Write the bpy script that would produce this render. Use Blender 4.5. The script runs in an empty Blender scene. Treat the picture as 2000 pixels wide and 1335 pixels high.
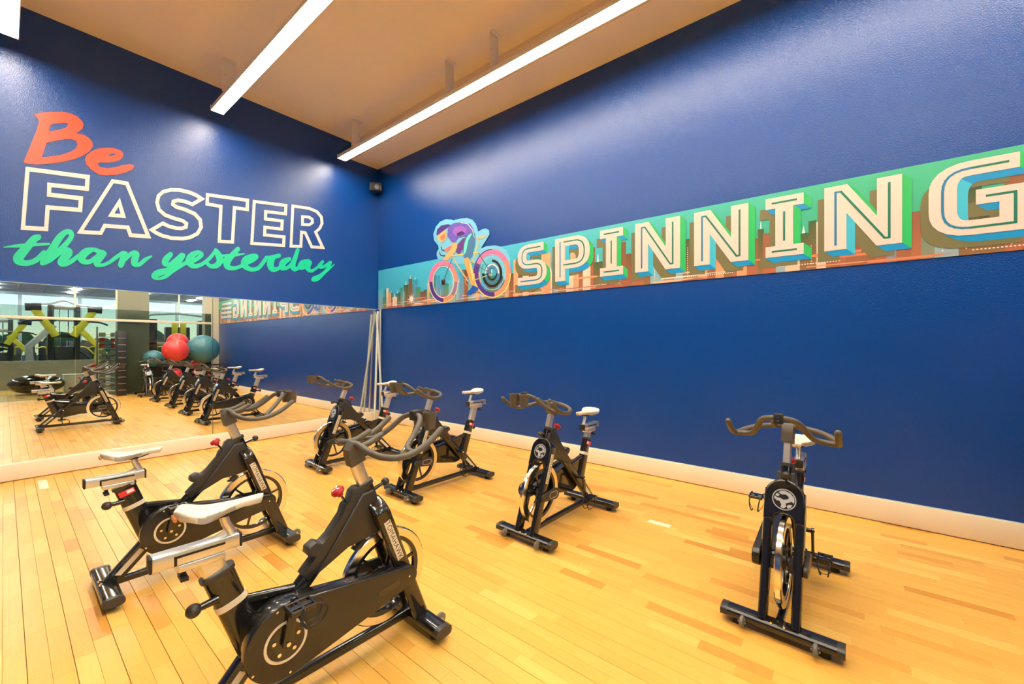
import bpy, bmesh, math, random
from mathutils import Vector, Matrix
random.seed(7)
SC = bpy.context.scene
COL = SC.collection
R = math.radians

# ------------------------------------------------------------------ camera, world, exposure
F, HX, HY = 798.0, 1000.0, 671.5
CX, CY, CZ = 7.625, -4.955, 1.6
YAW = R(38.8)
FW = (-math.sin(YAW), math.cos(YAW)); RT = (math.cos(YAW), math.sin(YAW))
cam = bpy.data.cameras.new('camera'); camo = bpy.data.objects.new('camera', cam); COL.objects.link(camo)
camo.location = (CX, CY, CZ); camo.rotation_euler = (R(90), 0, YAW)
cam.sensor_width = 36; cam.lens = 36 * F / 2000; cam.shift_y = (HY - 667.5) / 2000; cam.clip_start = .05; cam.clip_end = 300
SC.camera = camo
SC.view_settings.view_transform = 'Standard'; SC.view_settings.look = 'None'; SC.view_settings.gamma = 1
SC.view_settings.use_curve_mapping = False
SC.view_settings.exposure = 1.4
LAMP_STRENGTH = 21.0
LAMP_COLOR = (1.0, .90, .74)
GYM_LAMP = 30.0
w = bpy.data.worlds.new('world'); SC.world = w; w.use_nodes = True
nt = w.node_tree; nt.nodes.clear()
wo = nt.nodes.new('ShaderNodeOutputWorld'); wb = nt.nodes.new('ShaderNodeBackground')
sk = nt.nodes.new('ShaderNodeTexSky'); sk.sky_type = 'NISHITA'; sk.sun_disc = False; sk.sun_elevation = R(40); sk.sun_rotation = R(200); sk.dust_density = .1; sk.air_density = 1.0; sk.ozone_density = 3.0
wb.inputs[1].default_value = .10
nt.links.new(sk.outputs[0], wb.inputs[0]); nt.links.new(wb.outputs[0], wo.inputs[0])
try: SC.cycles.max_bounces = 12; SC.cycles.glossy_bounces = 6; SC.cycles.transmission_bounces = 8; SC.cycles.transparent_max_bounces = 12
except Exception: pass

def ray(u, v):
    l = (u - HX) / F
    return (FW[0] + RT[0] * l, FW[1] + RT[1] * l, -(v - HY) / F)
def onx(u, v, X, mir=False):
    r = ray(u, v); X = .12 - X if mir else X
    t = (X - CX) / r[0]; return (CY + r[1] * t, CZ + r[2] * t)
def ony(u, v, Y):
    r = ray(u, v); t = (Y - CY) / r[1]; return (CX + r[0] * t, CZ + r[2] * t)
def proj(x, y, z):
    dx, dy = x - CX, y - CY; d = dx * FW[0] + dy * FW[1]; l = dx * RT[0] + dy * RT[1]
    if d < .1: return None
    return (HX + F * l / d, HY - F * (z - CZ) / d)

# ------------------------------------------------------------------ materials
MATS = {}
def mat(name, col=(.8, .8, .8), rough=.5, metal=0, emit=0, bump=None, trans=0, spec=.5, coat=0, alpha=1, noise=None):
    if name in MATS: return MATS[name]
    m = bpy.data.materials.new(name); m.use_nodes = True; MATS[name] = m
    n = m.node_tree; b = n.nodes['Principled BSDF']
    b.inputs['Base Color'].default_value = (*col, 1); b.inputs['Roughness'].default_value = rough; b.inputs['Metallic'].default_value = metal
    b.inputs['Specular IOR Level'].default_value = spec; b.inputs['Coat Weight'].default_value = coat
    b.inputs['Transmission Weight'].default_value = trans
    if emit: b.inputs['Emission Color'].default_value = (*col, 1); b.inputs['Emission Strength'].default_value = emit
    tc = n.nodes.new('ShaderNodeTexCoord')
    if noise:   # (scale, amount): slight colour variation
        t = n.nodes.new('ShaderNodeTexNoise'); t.inputs['Scale'].default_value = noise[0]; t.inputs['Detail'].default_value = 4
        mx = n.nodes.new('ShaderNodeMix'); mx.data_type = 'RGBA'
        mx.inputs[6].default_value = (*[c * (1 - noise[1]) for c in col], 1); mx.inputs[7].default_value = (*[min(1, c * (1 + noise[1])) for c in col], 1)
        n.links.new(tc.outputs['Object'], t.inputs['Vector']); n.links.new(t.outputs['Fac'], mx.inputs[0]); n.links.new(mx.outputs[2], b.inputs['Base Color'])
    if bump:    # (scale, strength, distance)
        t = n.nodes.new('ShaderNodeTexNoise'); t.inputs['Scale'].default_value = bump[0]; t.inputs['Detail'].default_value = 3
        bp = n.nodes.new('ShaderNodeBump'); bp.inputs['Strength'].default_value = bump[1]; bp.inputs['Distance'].default_value = bump[2]
        n.links.new(tc.outputs['Object'], t.inputs['Vector']); n.links.new(t.outputs['Fac'], bp.inputs['Height']); n.links.new(bp.outputs[0], b.inputs['Normal'])
    return m

def wood_mat():
    m = bpy.data.materials.new('maple_strip'); m.use_nodes = True; n = m.node_tree; b = n.nodes['Principled BSDF']; L = n.links
    at = n.nodes.new('ShaderNodeAttribute'); at.attribute_name = 'tone'
    cr = n.nodes.new('ShaderNodeValToRGB')
    e = cr.color_ramp.elements
    e[0].position = 0; e[0].color = (.62, .275, .040, 1); e[1].position = 1; e[1].color = (.84, .52, .125, 1)
    k = cr.color_ramp.elements.new(.25); k.color = (.74, .375, .064, 1)
    k = cr.color_ramp.elements.new(.7); k.color = (.80, .455, .092, 1)
    L.new(at.outputs['Fac'], cr.inputs[0])
    ge = n.nodes.new('ShaderNodeNewGeometry'); mp = n.nodes.new('ShaderNodeMapping'); mp.inputs['Scale'].default_value = (2.2, 34, 1)
    ad = n.nodes.new('ShaderNodeVectorMath'); ad.operation = 'ADD'
    cb = n.nodes.new('ShaderNodeCombineXYZ'); ml = n.nodes.new('ShaderNodeMath'); ml.operation = 'MULTIPLY'; ml.inputs[1].default_value = 57
    L.new(at.outputs['Fac'], ml.inputs[0]); L.new(ml.outputs[0], cb.inputs[0]); L.new(ml.outputs[0], cb.inputs[2])
    L.new(ge.outputs['Position'], mp.inputs['Vector']); L.new(mp.outputs[0], ad.inputs[0]); L.new(cb.outputs[0], ad.inputs[1])
    no = n.nodes.new('ShaderNodeTexNoise'); no.inputs['Scale'].default_value = 1.6; no.inputs['Detail'].default_value = 5; no.inputs['Distortion'].default_value = .9
    L.new(ad.outputs[0], no.inputs['Vector'])
    mx = n.nodes.new('ShaderNodeMix'); mx.data_type = 'RGBA'; mx.blend_type = 'MULTIPLY'
    r2 = n.nodes.new('ShaderNodeValToRGB'); r2.color_ramp.elements[0].position = .3; r2.color_ramp.elements[0].color = (.92, .88, .82, 1)
    r2.color_ramp.elements[1].position = .6; r2.color_ramp.elements[1].color = (1, 1, 1, 1)
    L.new(no.outputs['Fac'], r2.inputs[0]); mx.inputs[0].default_value = .8
    L.new(cr.outputs[0], mx.inputs[6]); L.new(r2.outputs[0], mx.inputs[7]); L.new(mx.outputs[2], b.inputs['Base Color'])
    b.inputs['Roughness'].default_value = .33; b.inputs['Specular IOR Level'].default_value = .45
    n2 = n.nodes.new('ShaderNodeTexNoise'); n2.inputs['Scale'].default_value = 5; n2.inputs['Detail'].default_value = 2
    bp = n.nodes.new('ShaderNodeBump'); bp.inputs['Strength'].default_value = .12; bp.inputs['Distance'].default_value = .02
    L.new(ge.outputs['Position'], n2.inputs['Vector']); L.new(n2.outputs['Fac'], bp.inputs['Height']); L.new(bp.outputs[0], b.inputs['Normal'])
    return m

def wall_mat():
    m = bpy.data.materials.new('blue_vinyl'); m.use_nodes = True; n = m.node_tree; b = n.nodes['Principled BSDF']; L = n.links
    ge = n.nodes.new('ShaderNodeNewGeometry')
    lo = n.nodes.new('ShaderNodeTexNoise'); lo.inputs['Scale'].default_value = .7; lo.inputs['Detail'].default_value = 2
    mx = n.nodes.new('ShaderNodeMix'); mx.data_type = 'RGBA'
    mx.inputs[6].default_value = (.0001, .046, .255, 1); mx.inputs[7].default_value = (.0002, .054, .29, 1)
    L.new(ge.outputs['Position'], lo.inputs['Vector']); L.new(lo.outputs['Fac'], mx.inputs[0]); L.new(mx.outputs[2], b.inputs['Base Color'])
    b.inputs['Roughness'].default_value = .22; b.inputs['Specular IOR Level'].default_value = .55
    t = n.nodes.new('ShaderNodeTexNoise'); t.inputs['Scale'].default_value = 100; t.inputs['Detail'].default_value = 2.5
    bp = n.nodes.new('ShaderNodeBump'); bp.inputs['Strength'].default_value = .9; bp.inputs['Distance'].default_value = .0032
    L.new(ge.outputs['Position'], t.inputs['Vector']); L.new(t.outputs['Fac'], bp.inputs['Height']); L.new(bp.outputs[0], b.inputs['Normal'])
    return m

def print_mat(name='printed_vinyl', rough=.35):
    if name in MATS: return MATS[name]
    m = bpy.data.materials.new(name); m.use_nodes = True; n = m.node_tree; b = n.nodes['Principled BSDF']; MATS[name] = m
    at = n.nodes.new('ShaderNodeAttribute'); at.attribute_name = 'ink'
    n.links.new(at.outputs['Color'], b.inputs['Base Color']); b.inputs['Roughness'].default_value = rough
    return m

M = dict(
    black=mat('black_gloss_paint', (.012, .011, .010), .16, 0, coat=.6),
    plastic=mat('dark_matt_plastic', (.034, .029, .023), .40, bump=(400, .1, .001)),
    grip=mat('grey_brown_grip_rubber', (.092, .078, .058), .5, bump=(500, .15, .001)),
    guard=mat('satin_dark_guard', (.020, .017, .014), .24, coat=.2),
    wheelr=mat('grey_wheel_rubber', (.16, .14, .11), .4),
    rubber=mat('black_rubber', (.015, .014, .013), .6),
    cap=mat('dark_grey_end_plastic', (.040, .035, .029), .36),
    alu=mat('brushed_aluminium', (.72, .70, .67), .3, .85, bump=(300, .05, .001)),
    chrome=mat('polished_chrome', (.86, .85, .82), .07, 1),
    steel=mat('turned_steel_rim', (.86, .82, .74), .16, 1),
    beige=mat('beige_decal', (.74, .64, .46), .4),
    cream=mat('cream_saddle_vinyl', (.66, .61, .52), .42, bump=(250, .1, .001)),
    saddleside=mat('grey_saddle_side', (.36, .34, .30), .5),
    red=mat('red_knob_plastic', (.45, .010, .012), .3),
    redlabel=mat('red_label', (.72, .05, .04), .35),
    white=mat('white_print', (.85, .83, .78), .4),
    silver=mat('silver_print', (.62, .65, .66), .3, .3),
    ink=mat('black_print', (.01, .01, .01), .4),
    orange=mat('orange_rubber', (.7, .25, .08), .5),
    skirt=mat('cream_skirting_paint', (.84, .74, .56), .42, noise=(3, .03)),
    ceil=mat('ceiling_paint', (.99, .82, .56), .75, noise=(1.2, .03)),
    lampbody=mat('white_lamp_metal', (.85, .78, .68), .4),
    lit=mat('lit_tube_diffuser', LAMP_COLOR, .5, 0, emit=LAMP_STRENGTH),
    gymlit=mat('gym_panel_lit', (1, .96, .9), .5, 0, emit=GYM_LAMP),
    mirror=mat('mirror_silver', (.93, .95, .93), .0, 1),
    edge=mat('mirror_edge', (.55, .66, .6), .2),
    wall=wall_mat(), wood=wood_mat(), ink_vc=print_mat(),
    slab=mat('floor_underlay', (.16, .07, .02), .8),
    redv=mat('red_wall_vinyl', (.88, .085, .035), .35),
    greenv=mat('green_wall_vinyl', (.0, .60, .33), .3),
    whitev=mat('white_wall_vinyl', (.73, .66, .59), .4),
    colw=mat('cream_wall_paint', (.62, .58, .44), .6),
    greyp=mat('grey_green_panel', (.30, .31, .26), .6),
    gfloor=mat('dark_gym_rubber_floor', (.05, .075, .11), .3, noise=(6, .2)),
    gceil=mat('ceiling_tile', (.42, .45, .45), .8),
    frame=mat('window_aluminium', (.35, .42, .46), .4, .4),
    mblack=mat('machine_black', (.02, .02, .022), .35),
    myellow=mat('machine_yellow', (.62, .56, .03), .4),
    mgrey=mat('machine_grey', (.45, .45, .44), .35, .5),
    hexw=mat('pale_dumbbell_rubber', (.55, .53, .47), .5),
    tealball=mat('teal_ball_rubber', (.06, .22, .27), .3),
    redball=mat('red_ball_rubber', (.78, .06, .06), .3),
    leaf=mat('hedge_leaves', (.09, .19, .07), .7, noise=(1.5, .5)),
    pole=mat('pale_pole_plastic', (.55, .58, .52), .35),
    patch=mat('pale_floor_plate', (.86, .77, .52), .4),
)
def glass(name, tint, mixf):
    m = bpy.data.materials.new(name); m.use_nodes = True; n = m.node_tree; n.nodes.clear()
    o = n.nodes.new('ShaderNodeOutputMaterial'); tr = n.nodes.new('ShaderNodeBsdfTransparent'); gl = n.nodes.new('ShaderNodeBsdfGlossy')
    fr = n.nodes.new('ShaderNodeFresnel'); fr.inputs[0].default_value = mixf; mx = n.nodes.new('ShaderNodeMixShader')
    tr.inputs[0].default_value = (*tint, 1); gl.inputs['Roughness'].default_value = 0
    n.links.new(fr.outputs[0], mx.inputs[0]); n.links.new(tr.outputs[0], mx.inputs[1]); n.links.new(gl.outputs[0], mx.inputs[2]); n.links.new(mx.outputs[0], o.inputs[0])
    return m
M['glass'] = glass('clear_glass', (.93, .96, .95), 1.3)
M['tint'] = glass('smoked_glass', (.64, .70, .66), 1.42)

# ------------------------------------------------------------------ mesh helpers
def add_box(bm, a, b):
    x0, y0, z0 = a; x1, y1, z1 = b
    v = [bm.verts.new(p) for p in ((x0,y0,z0),(x1,y0,z0),(x1,y1,z0),(x0,y1,z0),(x0,y0,z1),(x1,y0,z1),(x1,y1,z1),(x0,y1,z1))]
    for f in ((0,3,2,1),(4,5,6,7),(0,1,5,4),(1,2,6,5),(2,3,7,6),(3,0,4,7)): bm.faces.new([v[i] for i in f])
    return v
def bev(bm, w, seg=2, ang=30):
    bmesh.ops.recalc_face_normals(bm, faces=bm.faces)
    es = [e for e in bm.edges if len(e.link_faces) == 2 and e.calc_face_angle(0) > R(ang)]
    if es: bmesh.ops.bevel(bm, geom=es, offset=w, segments=seg, profile=.5, affect='EDGES', clamp_overlap=True)
def obj(name, bm, m, parent=None, angle=35, label=None):
    me = bpy.data.meshes.new(name); bmesh.ops.recalc_face_normals(bm, faces=bm.faces); bm.to_mesh(me); bm.free()
    return mobj(name, me, m, parent, angle, label)
def mobj(name, me, m, parent=None, angle=35, label=None):
    if m:
        for k in (m if isinstance(m, (list, tuple)) else [m]): me.materials.append(k)
    if angle:
        me.shade_smooth(); me.set_sharp_from_angle(angle=R(angle))
    o = bpy.data.objects.new(name, me); COL.objects.link(o)
    if parent: o.parent = parent
    if label: o['label'] = label
    return o
def empty(name, loc=(0,0,0), rz=0):
    o = bpy.data.objects.new(name, None); COL.objects.link(o); o.location = loc; o.rotation_euler = (0, 0, rz); o.empty_display_size = .1
    return o
def tag(o, label=None, cat=None, group=None, kind=None):
    for k, v in (('label', label), ('category', cat), ('group', group), ('kind', kind)):
        if v: o[k] = v
    return o
def box(name, a, b, m, parent=None, bv=0, label=None):
    bm = bmesh.new(); add_box(bm, a, b)
    if bv: bev(bm, bv)
    return obj(name, bm, m, parent, label=label)
def prism_bm(bm, poly, x0, x1):
    """poly in (y,z) extruded along x"""
    a = [bm.verts.new((x0, p[0], p[1])) for p in poly]; b = [bm.verts.new((x1, p[0], p[1])) for p in poly]
    n = len(poly); bm.faces.new(a[::-1]); bm.faces.new(b)
    for i in range(n): bm.faces.new((a[i], a[(i+1) % n], b[(i+1) % n], b[i]))
def prism(name, poly, x0, x1, m, parent=None, bv=.003, seg=2, label=None):
    bm = bmesh.new(); prism_bm(bm, poly, x0, x1)
    if bv: bev(bm, bv, seg, 50)
    return obj(name, bm, m, parent, label=label)
def cr(pts, n=6, closed=False):
    """Catmull-Rom through points (any dimension)"""
    out = []; N = len(pts)
    rng = range(N if closed else N - 1)
    for i in rng:
        if closed: p = [pts[(i + k) % N] for k in (-1, 0, 1, 2)]
        else: p = [pts[max(0, i-1)], pts[i], pts[i+1], pts[min(N-1, i+2)]]
        for j in range(n):
            t = j / n
            out.append(tuple(.5 * ((2*b) + (-a + c)*t + (2*a - 5*b + 4*c - d)*t*t + (-a + 3*b - 3*c + d)*t**3) for a, b, c, d in zip(*p)))
    if not closed: out.append(tuple(pts[-1]))
    return out
def sweep(bm, path, ra, rb=None, n=12, ref=(1,0,0), sq=2.0, cap=True, radii=None):
    """sweep a superellipse (ra along ref side, rb across) along the path"""
    rb = rb or ra; P = [Vector(p) for p in path]; rings = []
    side = Vector(ref)
    for i, p in enumerate(P):
        d = (P[min(i+1, len(P)-1)] - P[max(i-1, 0)]).normalized()
        s = side - d * side.dot(d)
        if s.length < 1e-4: s = d.orthogonal()
        s.normalize(); u = d.cross(s).normalized(); side = s
        k = radii[i] if radii else 1
        ring = []
        for j in range(n):
            a = 2 * math.pi * (j + .5) / n; c, q = math.cos(a), math.sin(a)
            e = 2 / sq
            ring.append(bm.verts.new(p + s * (math.copysign(abs(c)**e, c) * ra * k) + u * (math.copysign(abs(q)**e, q) * rb * k)))
        rings.append(ring)
    for i in range(len(rings) - 1):
        for j in range(n): bm.faces.new((rings[i][j], rings[i][(j+1) % n], rings[i+1][(j+1) % n], rings[i+1][j]))
    if cap: bm.faces.new(rings[0][::-1]); bm.faces.new(rings[-1])
    return rings
def tube(name, path, r, m, parent=None, rb=None, n=12, ref=(1,0,0), sq=2.0, label=None, smooth=0, round_end=False):
    if smooth: path = cr(path, smooth)
    radii = None
    if round_end:
        P = [Vector(p) for p in path]; d0 = (P[0]-P[1]).normalized(); d1 = (P[-1]-P[-2]).normalized()
        pre = [P[0] + d0*r*k for k in (.97, .8, .45)]; post = [P[-1] + d1*r*k for k in (.45, .8, .97)]
        path = pre + P + post; radii = [.25, .6, .89] + [1]*len(P) + [.89, .6, .25]
    bm = bmesh.new(); sweep(bm, path, r, rb, n, ref, sq, radii=radii)
    return obj(name, bm, m, parent, label=label)
def cyl_bm(bm, p0, p1, r, n=20, r1=None):
    P0, P1 = Vector(p0), Vector(p1); d = (P1 - P0).normalized(); s = d.orthogonal().normalized(); u = d.cross(s)
    r1 = r if r1 is None else r1
    A = [bm.verts.new(P0 + (s*math.cos(2*math.pi*i/n) + u*math.sin(2*math.pi*i/n))*r) for i in range(n)]
    B = [bm.verts.new(P1 + (s*math.cos(2*math.pi*i/n) + u*math.sin(2*math.pi*i/n))*r1) for i in range(n)]
    bm.faces.new(A[::-1]); bm.faces.new(B)
    for i in range(n): bm.faces.new((A[i], A[(i+1) % n], B[(i+1) % n], B[i]))
def cyl(name, p0, p1, r, m, parent=None, n=20, r1=None, bv=0, label=None):
    bm = bmesh.new(); cyl_bm(bm, p0, p1, r, n, r1)
    if bv: bev(bm, bv, 2, 50)
    return obj(name, bm, m, parent, label=label)
def lathe_bm(bm, c, prof, n=32, axis='X'):
    """prof = closed list of (radius, offset along the axis)"""
    rings = []
    for i in range(n):
        a = 2*math.pi*i/n; rr = []
        for r, o in prof:
            if axis == 'X': p = (c[0]+o, c[1]+r*math.cos(a), c[2]+r*math.sin(a))
            else: p = (c[0]+r*math.cos(a), c[1]+r*math.sin(a), c[2]+o)
            rr.append(bm.verts.new(p))
        rings.append(rr)
    k = len(prof)
    for i in range(n):
        for j in range(k): bm.faces.new((rings[i][j], rings[(i+1) % n][j], rings[(i+1) % n][(j+1) % k], rings[i][(j+1) % k]))
def ball_bm(bm, c, r, u=16, v=10, s=(1,1,1)):
    mt = Matrix.Translation(c) @ Matrix.Diagonal((r*s[0], r*s[1], r*s[2], 1))
    bmesh.ops.create_uvsphere(bm, u_segments=u, v_segments=v, radius=1, matrix=mt)
def circ(cx, cy, r, n=24, a0=0, a1=360, ry=None):
    ry = r if ry is None else ry
    full = abs(a1-a0) == 360
    return [(cx + r*math.cos(R(a0+(a1-a0)*i/(n if full else n-1))), cy + ry*math.sin(R(a0+(a1-a0)*i/(n if full else n-1)))) for i in range(n)]
def hull2(c0, r0, c1, r1, n=20):
    """outline round two circles in the plane"""
    d = Vector((c1[0]-c0[0], c1[1]-c0[1])); L = d.length; th = math.atan2(d.y, d.x); al = math.acos((r0-r1)/L)
    A = [(c0[0]+r0*math.cos(a), c0[1]+r0*math.sin(a)) for a in [th+al + (2*math.pi-2*al)*i/n for i in range(n+1)]]
    B = [(c1[0]+r1*math.cos(a), c1[1]+r1*math.sin(a)) for a in [th-al + (2*al)*i/(n//2) for i in range(n//2+1)]]
    return A + B
def fill2d(loops, depth=0.0, res=1):
    """filled flat mesh (with holes) in the XY plane"""
    cu = bpy.data.curves.new('f', 'CURVE'); cu.dimensions = '2D'; cu.fill_mode = 'BOTH' if depth else 'FRONT'; cu.extrude = depth
    for lp in loops:
        s = cu.splines.new('POLY'); s.points.add(len(lp)-1)
        for i, p in enumerate(lp): s.points[i].co = (p[0], p[1], 0, 1)
        s.use_cyclic_u = True
    return c2m(cu)
def c2m(cu):
    o = bpy.data.objects.new('f', cu); COL.objects.link(o); bpy.context.view_layer.update()
    me = bpy.data.meshes.new_from_object(o.evaluated_get(bpy.context.evaluated_depsgraph_get()))
    bpy.data.objects.remove(o); bpy.data.curves.remove(cu); return me
def text_mesh(s, size, extrude=.0005, spacing=1, off=0):
    cu = bpy.data.curves.new('t', 'FONT'); cu.body = s; cu.size = size; cu.extrude = extrude; cu.align_x = 'CENTER'; cu.align_y = 'CENTER'; cu.space_character = spacing; cu.offset = off
    cu.resolution_u = 3
    return c2m(cu)
def xf(me, fn):
    for v in me.vertices: v.co = fn(*v.co)
    me.update(); return me

# ------------------------------------------------------------------ room shell
XE, YB, ZH, ZL = 10.36, -9.0, 5.63, 5.285
def struct(name, a, b, m, label=None, bv=0):
    o = box(name, a, b, m, bv=bv); tag(o, label, kind='structure'); return o
struct('wall_left', (-.2, YB, 0), (0, .2, ZH+.2), M['wall'])
struct('wall_right', (0, 0, 0), (XE, .2, ZH+.2), M['wall'])
struct('wall_back', (-.2, YB-.2, 0), (30, YB, ZH+.2), M['wall'])
struct('ceiling', (-.2, YB-.2, ZH), (XE+.2, .2, ZH+.2), M['ceil'])
struct('trim_1', (0, -.6, ZL), (XE, 0, ZH), M['ceil'], 'dropped plaster ceiling strip along the right blue wall')
struct('wall_end', (XE, YB, 3.75), (XE+.2, .2, ZH+.2), M['colw'])
struct('baseboard_right', (.0, -.022, .008), (XE, 0, .205), M['skirt'], bv=.003)
struct('baseboard_left', (0, YB, .008), (.10, -.0221, .20), M['skirt'], bv=.003)
bs = struct('trim_2', (0, -.012, .205), (XE, -.001, .212), M['edge'], 'thin ragged sealant line along the top of the right skirting')

# floor: strips, two to a board, running towards the left wall
floor = box('floor', (0, YB, -.06), (15.2, 0, -.012), M['slab']); tag(floor, kind='structure')
SW, PH = .0765, .012 - .0765*120
pieces = []
row = 0; y = PH
while y < 0:
    y0, y1 = max(y, YB), min(y + SW, -.002)
    rnd = random.Random(1000 + row // 2); rs = random.Random(row)
    board = (row % 2)
    x = -rs.random() * .5
    while x < 15.2:
        L = rs.choice((.26, .33, .38, .42, .46, .5, .28)) + rs.random() * .05
        a, b = max(x, 0.0), min(x + L, 15.2)
        if b - a > .02 and y1 > YB and not (a > XE and y0 > -2.6):
            pieces.append((a, b, y0 + (.0011 if board == 0 else .0003), y1 - (.0011 if board == 1 else .0003), (.38 + .34*rs.random()) if rs.random() < .78 else (rs.random()*.25 if rs.random() < .5 else .85 + .15*rs.random())))
        x += L
    row += 1; y += SW
def area(p):
    a, b, y0, y1, t = p
    q = [proj(*c, 0) for c in ((a,y0),(b,y0),(b,y1),(a,y1))]
    if any(k is None for k in q): return 0
    q = [(min(2000, max(0, u)), min(1335, max(0, v))) for u, v in q]
    return abs(sum(q[i][0]*q[(i+1)%4][1] - q[(i+1)%4][0]*q[i][1] for i in range(4)))/2
pieces.sort(key=area, reverse=True)
def plank_data(ps):
    V, Fc, T = [], [], []
    for a, b, y0, y1, t in ps:
        z = 0.0; c = .0009; k = len(V)
        V += [(a,y0,-.012),(b,y0,-.012),(b,y1,-.012),(a,y1,-.012),(a,y0,z-c),(b,y0,z-c),(b,y1,z-c),(a,y1,z-c),(a+c,y0+c,z),(b-c,y0+c,z),(b-c,y1-c,z),(a+c,y1-c,z)]
        for f in ((0,1,5,4),(1,2,6,5),(2,3,7,6),(3,0,4,7),(4,5,9,8),(5,6,10,9),(6,7,11,10),(7,4,8,11),(8,9,10,11)): Fc.append([k+i for i in f])
        T += [t]*12
    me = bpy.data.meshes.new('plank'); me.from_pydata(V, [], Fc)
    at = me.attributes.new('tone', 'FLOAT', 'POINT'); at.data.foreach_set('value', T)
    return me
for p in pieces[:298]: mobj('plank', plank_data([p]), M['wood'], floor, 0)
o = mobj('plank_field', plank_data(pieces[298:]), M['wood'], floor, 0); o['kind'] = 'stuff'

# two pale plates let into the floor
for (x, y, L, Wd, lab) in ((.545, -4.675, .46, .072, 'pale floor plate by the left skirting'), (6.366, -1.295, .195, .064, 'pale narrow floor plate in the middle of the open floor')):
    pl = empty('floor_plate', (x, y, 0)); tag(pl, lab, 'floor plate')
    box('plate', (-L/2, -Wd/2, .0005), (L/2, Wd/2, .003), M['patch'], pl, .001)
    for sx in (-1, 1): cyl('screw', (sx*(L/2-.012), 0, .003), (sx*(L/2-.012), 0, .0038), .004, M['alu'], pl, 10)

# mirrors on the left wall
mir = empty('wall_mirror', (0, 0, .2)); tag(mir, 'frameless mirror panels in a row along the left wall above the skirting', 'mirror')
segs = [-.024, -2.93, -5.35, -8.9]
for i in range(3):
    a, b = segs[i+1] + .003, segs[i] - .003
    p = box('mirror_pane', (.045, a, .002), (.06, b, 2.12), M['mirror'], mir)
    q = box('pane_backing', (.001, a, 0), (.0449, b, 2.122), M['edge'], p)
box('top_channel', (.001, -8.9, 2.123), (.066, -.024, 2.128), M['edge'], mir)

# ceiling lamps
def lamp(y, x0, x1, label):
    t = empty('linear_lamp', (x0, y, 5.08)); L = x1 - x0
    tag(t, label, 'ceiling lamp', 'suspended linear ceiling lamps')
    bm = bmesh.new(); prism_bm(bm, [(-.085, .0), (-.078, 0), (-.07, .012), (.07, .012), (.078, 0), (.085, .0), (.085, .05), (.06, .085), (-.06, .085), (-.085, .05)], 0, L)
    obj('housing', bm, M['lampbody'], t)
    for e in (0, L): box('end_cap', (min(e, e+(.012 if e == 0 else -.012)), -.083, .001), (max(e, e+(.012 if e == 0 else -.012)), .083, .08), M['lampbody'], t)
    n = int(L // 2.46)
    for i in range(n + 1):
        a, b = .014 + i*2.46, min(L - .014, (i+1)*2.46 + .004)
        if b > a: box('diffuser', (a, -.069, .0015), (b, .069, .011), M['lit'], t, .001)
    k, odd = .52, False
    while k < L - .2:
        bk = box('bracket', (k-.0025, -.083, .086), (k+.0025, .083, ZH-5.083), M['lampbody'], t, .001)
        box('bracket_flange', (k+.003, -.083, ZH-5.088), (k+.055, .083, ZH-5.083), M['lampbody'], bk)
        bm = bmesh.new()
        for zz in (.16, .33):
            for yy in (-.05, .05): cyl_bm(bm, (k+.0026, yy, zz), (k+.0034, yy, zz), .005, 8)
        q = obj('bolt_holes', bm, M['ink'], bk); q['kind'] = 'stuff'
        k += .85 if odd else 2.47; odd = not odd
    return t
lamp(-.955, .27, 10.1, 'long white linear ceiling lamp nearest the right blue wall')
lamp(-2.945, .31, 10.1, 'second white linear ceiling lamp from the right blue wall')
lamp(-4.93, .29, 10.1, 'linear ceiling lamp cut off at the top left of the photo')

# speaker in the corner
sp = empty('corner_speaker', (.16, -.14, 4.74), R(45)); tag(sp, 'small black speaker high up in the room corner', 'speaker')
box('cabinet', (-.12, -.07, 0), (.12, .05, .17), M['mblack'], sp, .01)
g = box('grille', (-.1, -.075, .01), (.1, -.069, .15), M['rubber'], sp, .003)
cyl('driver', (.03, -.0755, .08), (.03, -.072, .08), .05, M['cap'], sp)
cyl('mount_arm', (0, .05, .08), (0, .13, .1), .012, M['mgrey'], sp)

# poles in the corner
for i, (x0, y0, x1, y1, z1, m, lab) in enumerate((
    (.34, -.30, .10, -.06, 2.28, 'pole', 'pale pole leaning in the corner, splayed towards the left wall'),
    (.26, -.12, .17, -.05, 2.33, 'alu', 'bright metal pole standing nearly upright in the corner'),
    (.42, -.15, .15, -.125, 2.22, 'pole', 'pale pole leaning in the corner, foot towards the right wall'))):
    t = empty('leaning_pole', (x0, y0, 0)); tag(t, lab, 'pole')
    d = Vector((x1-x0, y1-y0, z1)); p1 = d; tube('shaft', [d*.01, d*.5, p1], .021, M[m], t, n=10)
    tube('end_cap', [(0, 0, .001), tuple(d*.02)], .023, M['cap'], t, n=10)

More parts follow.
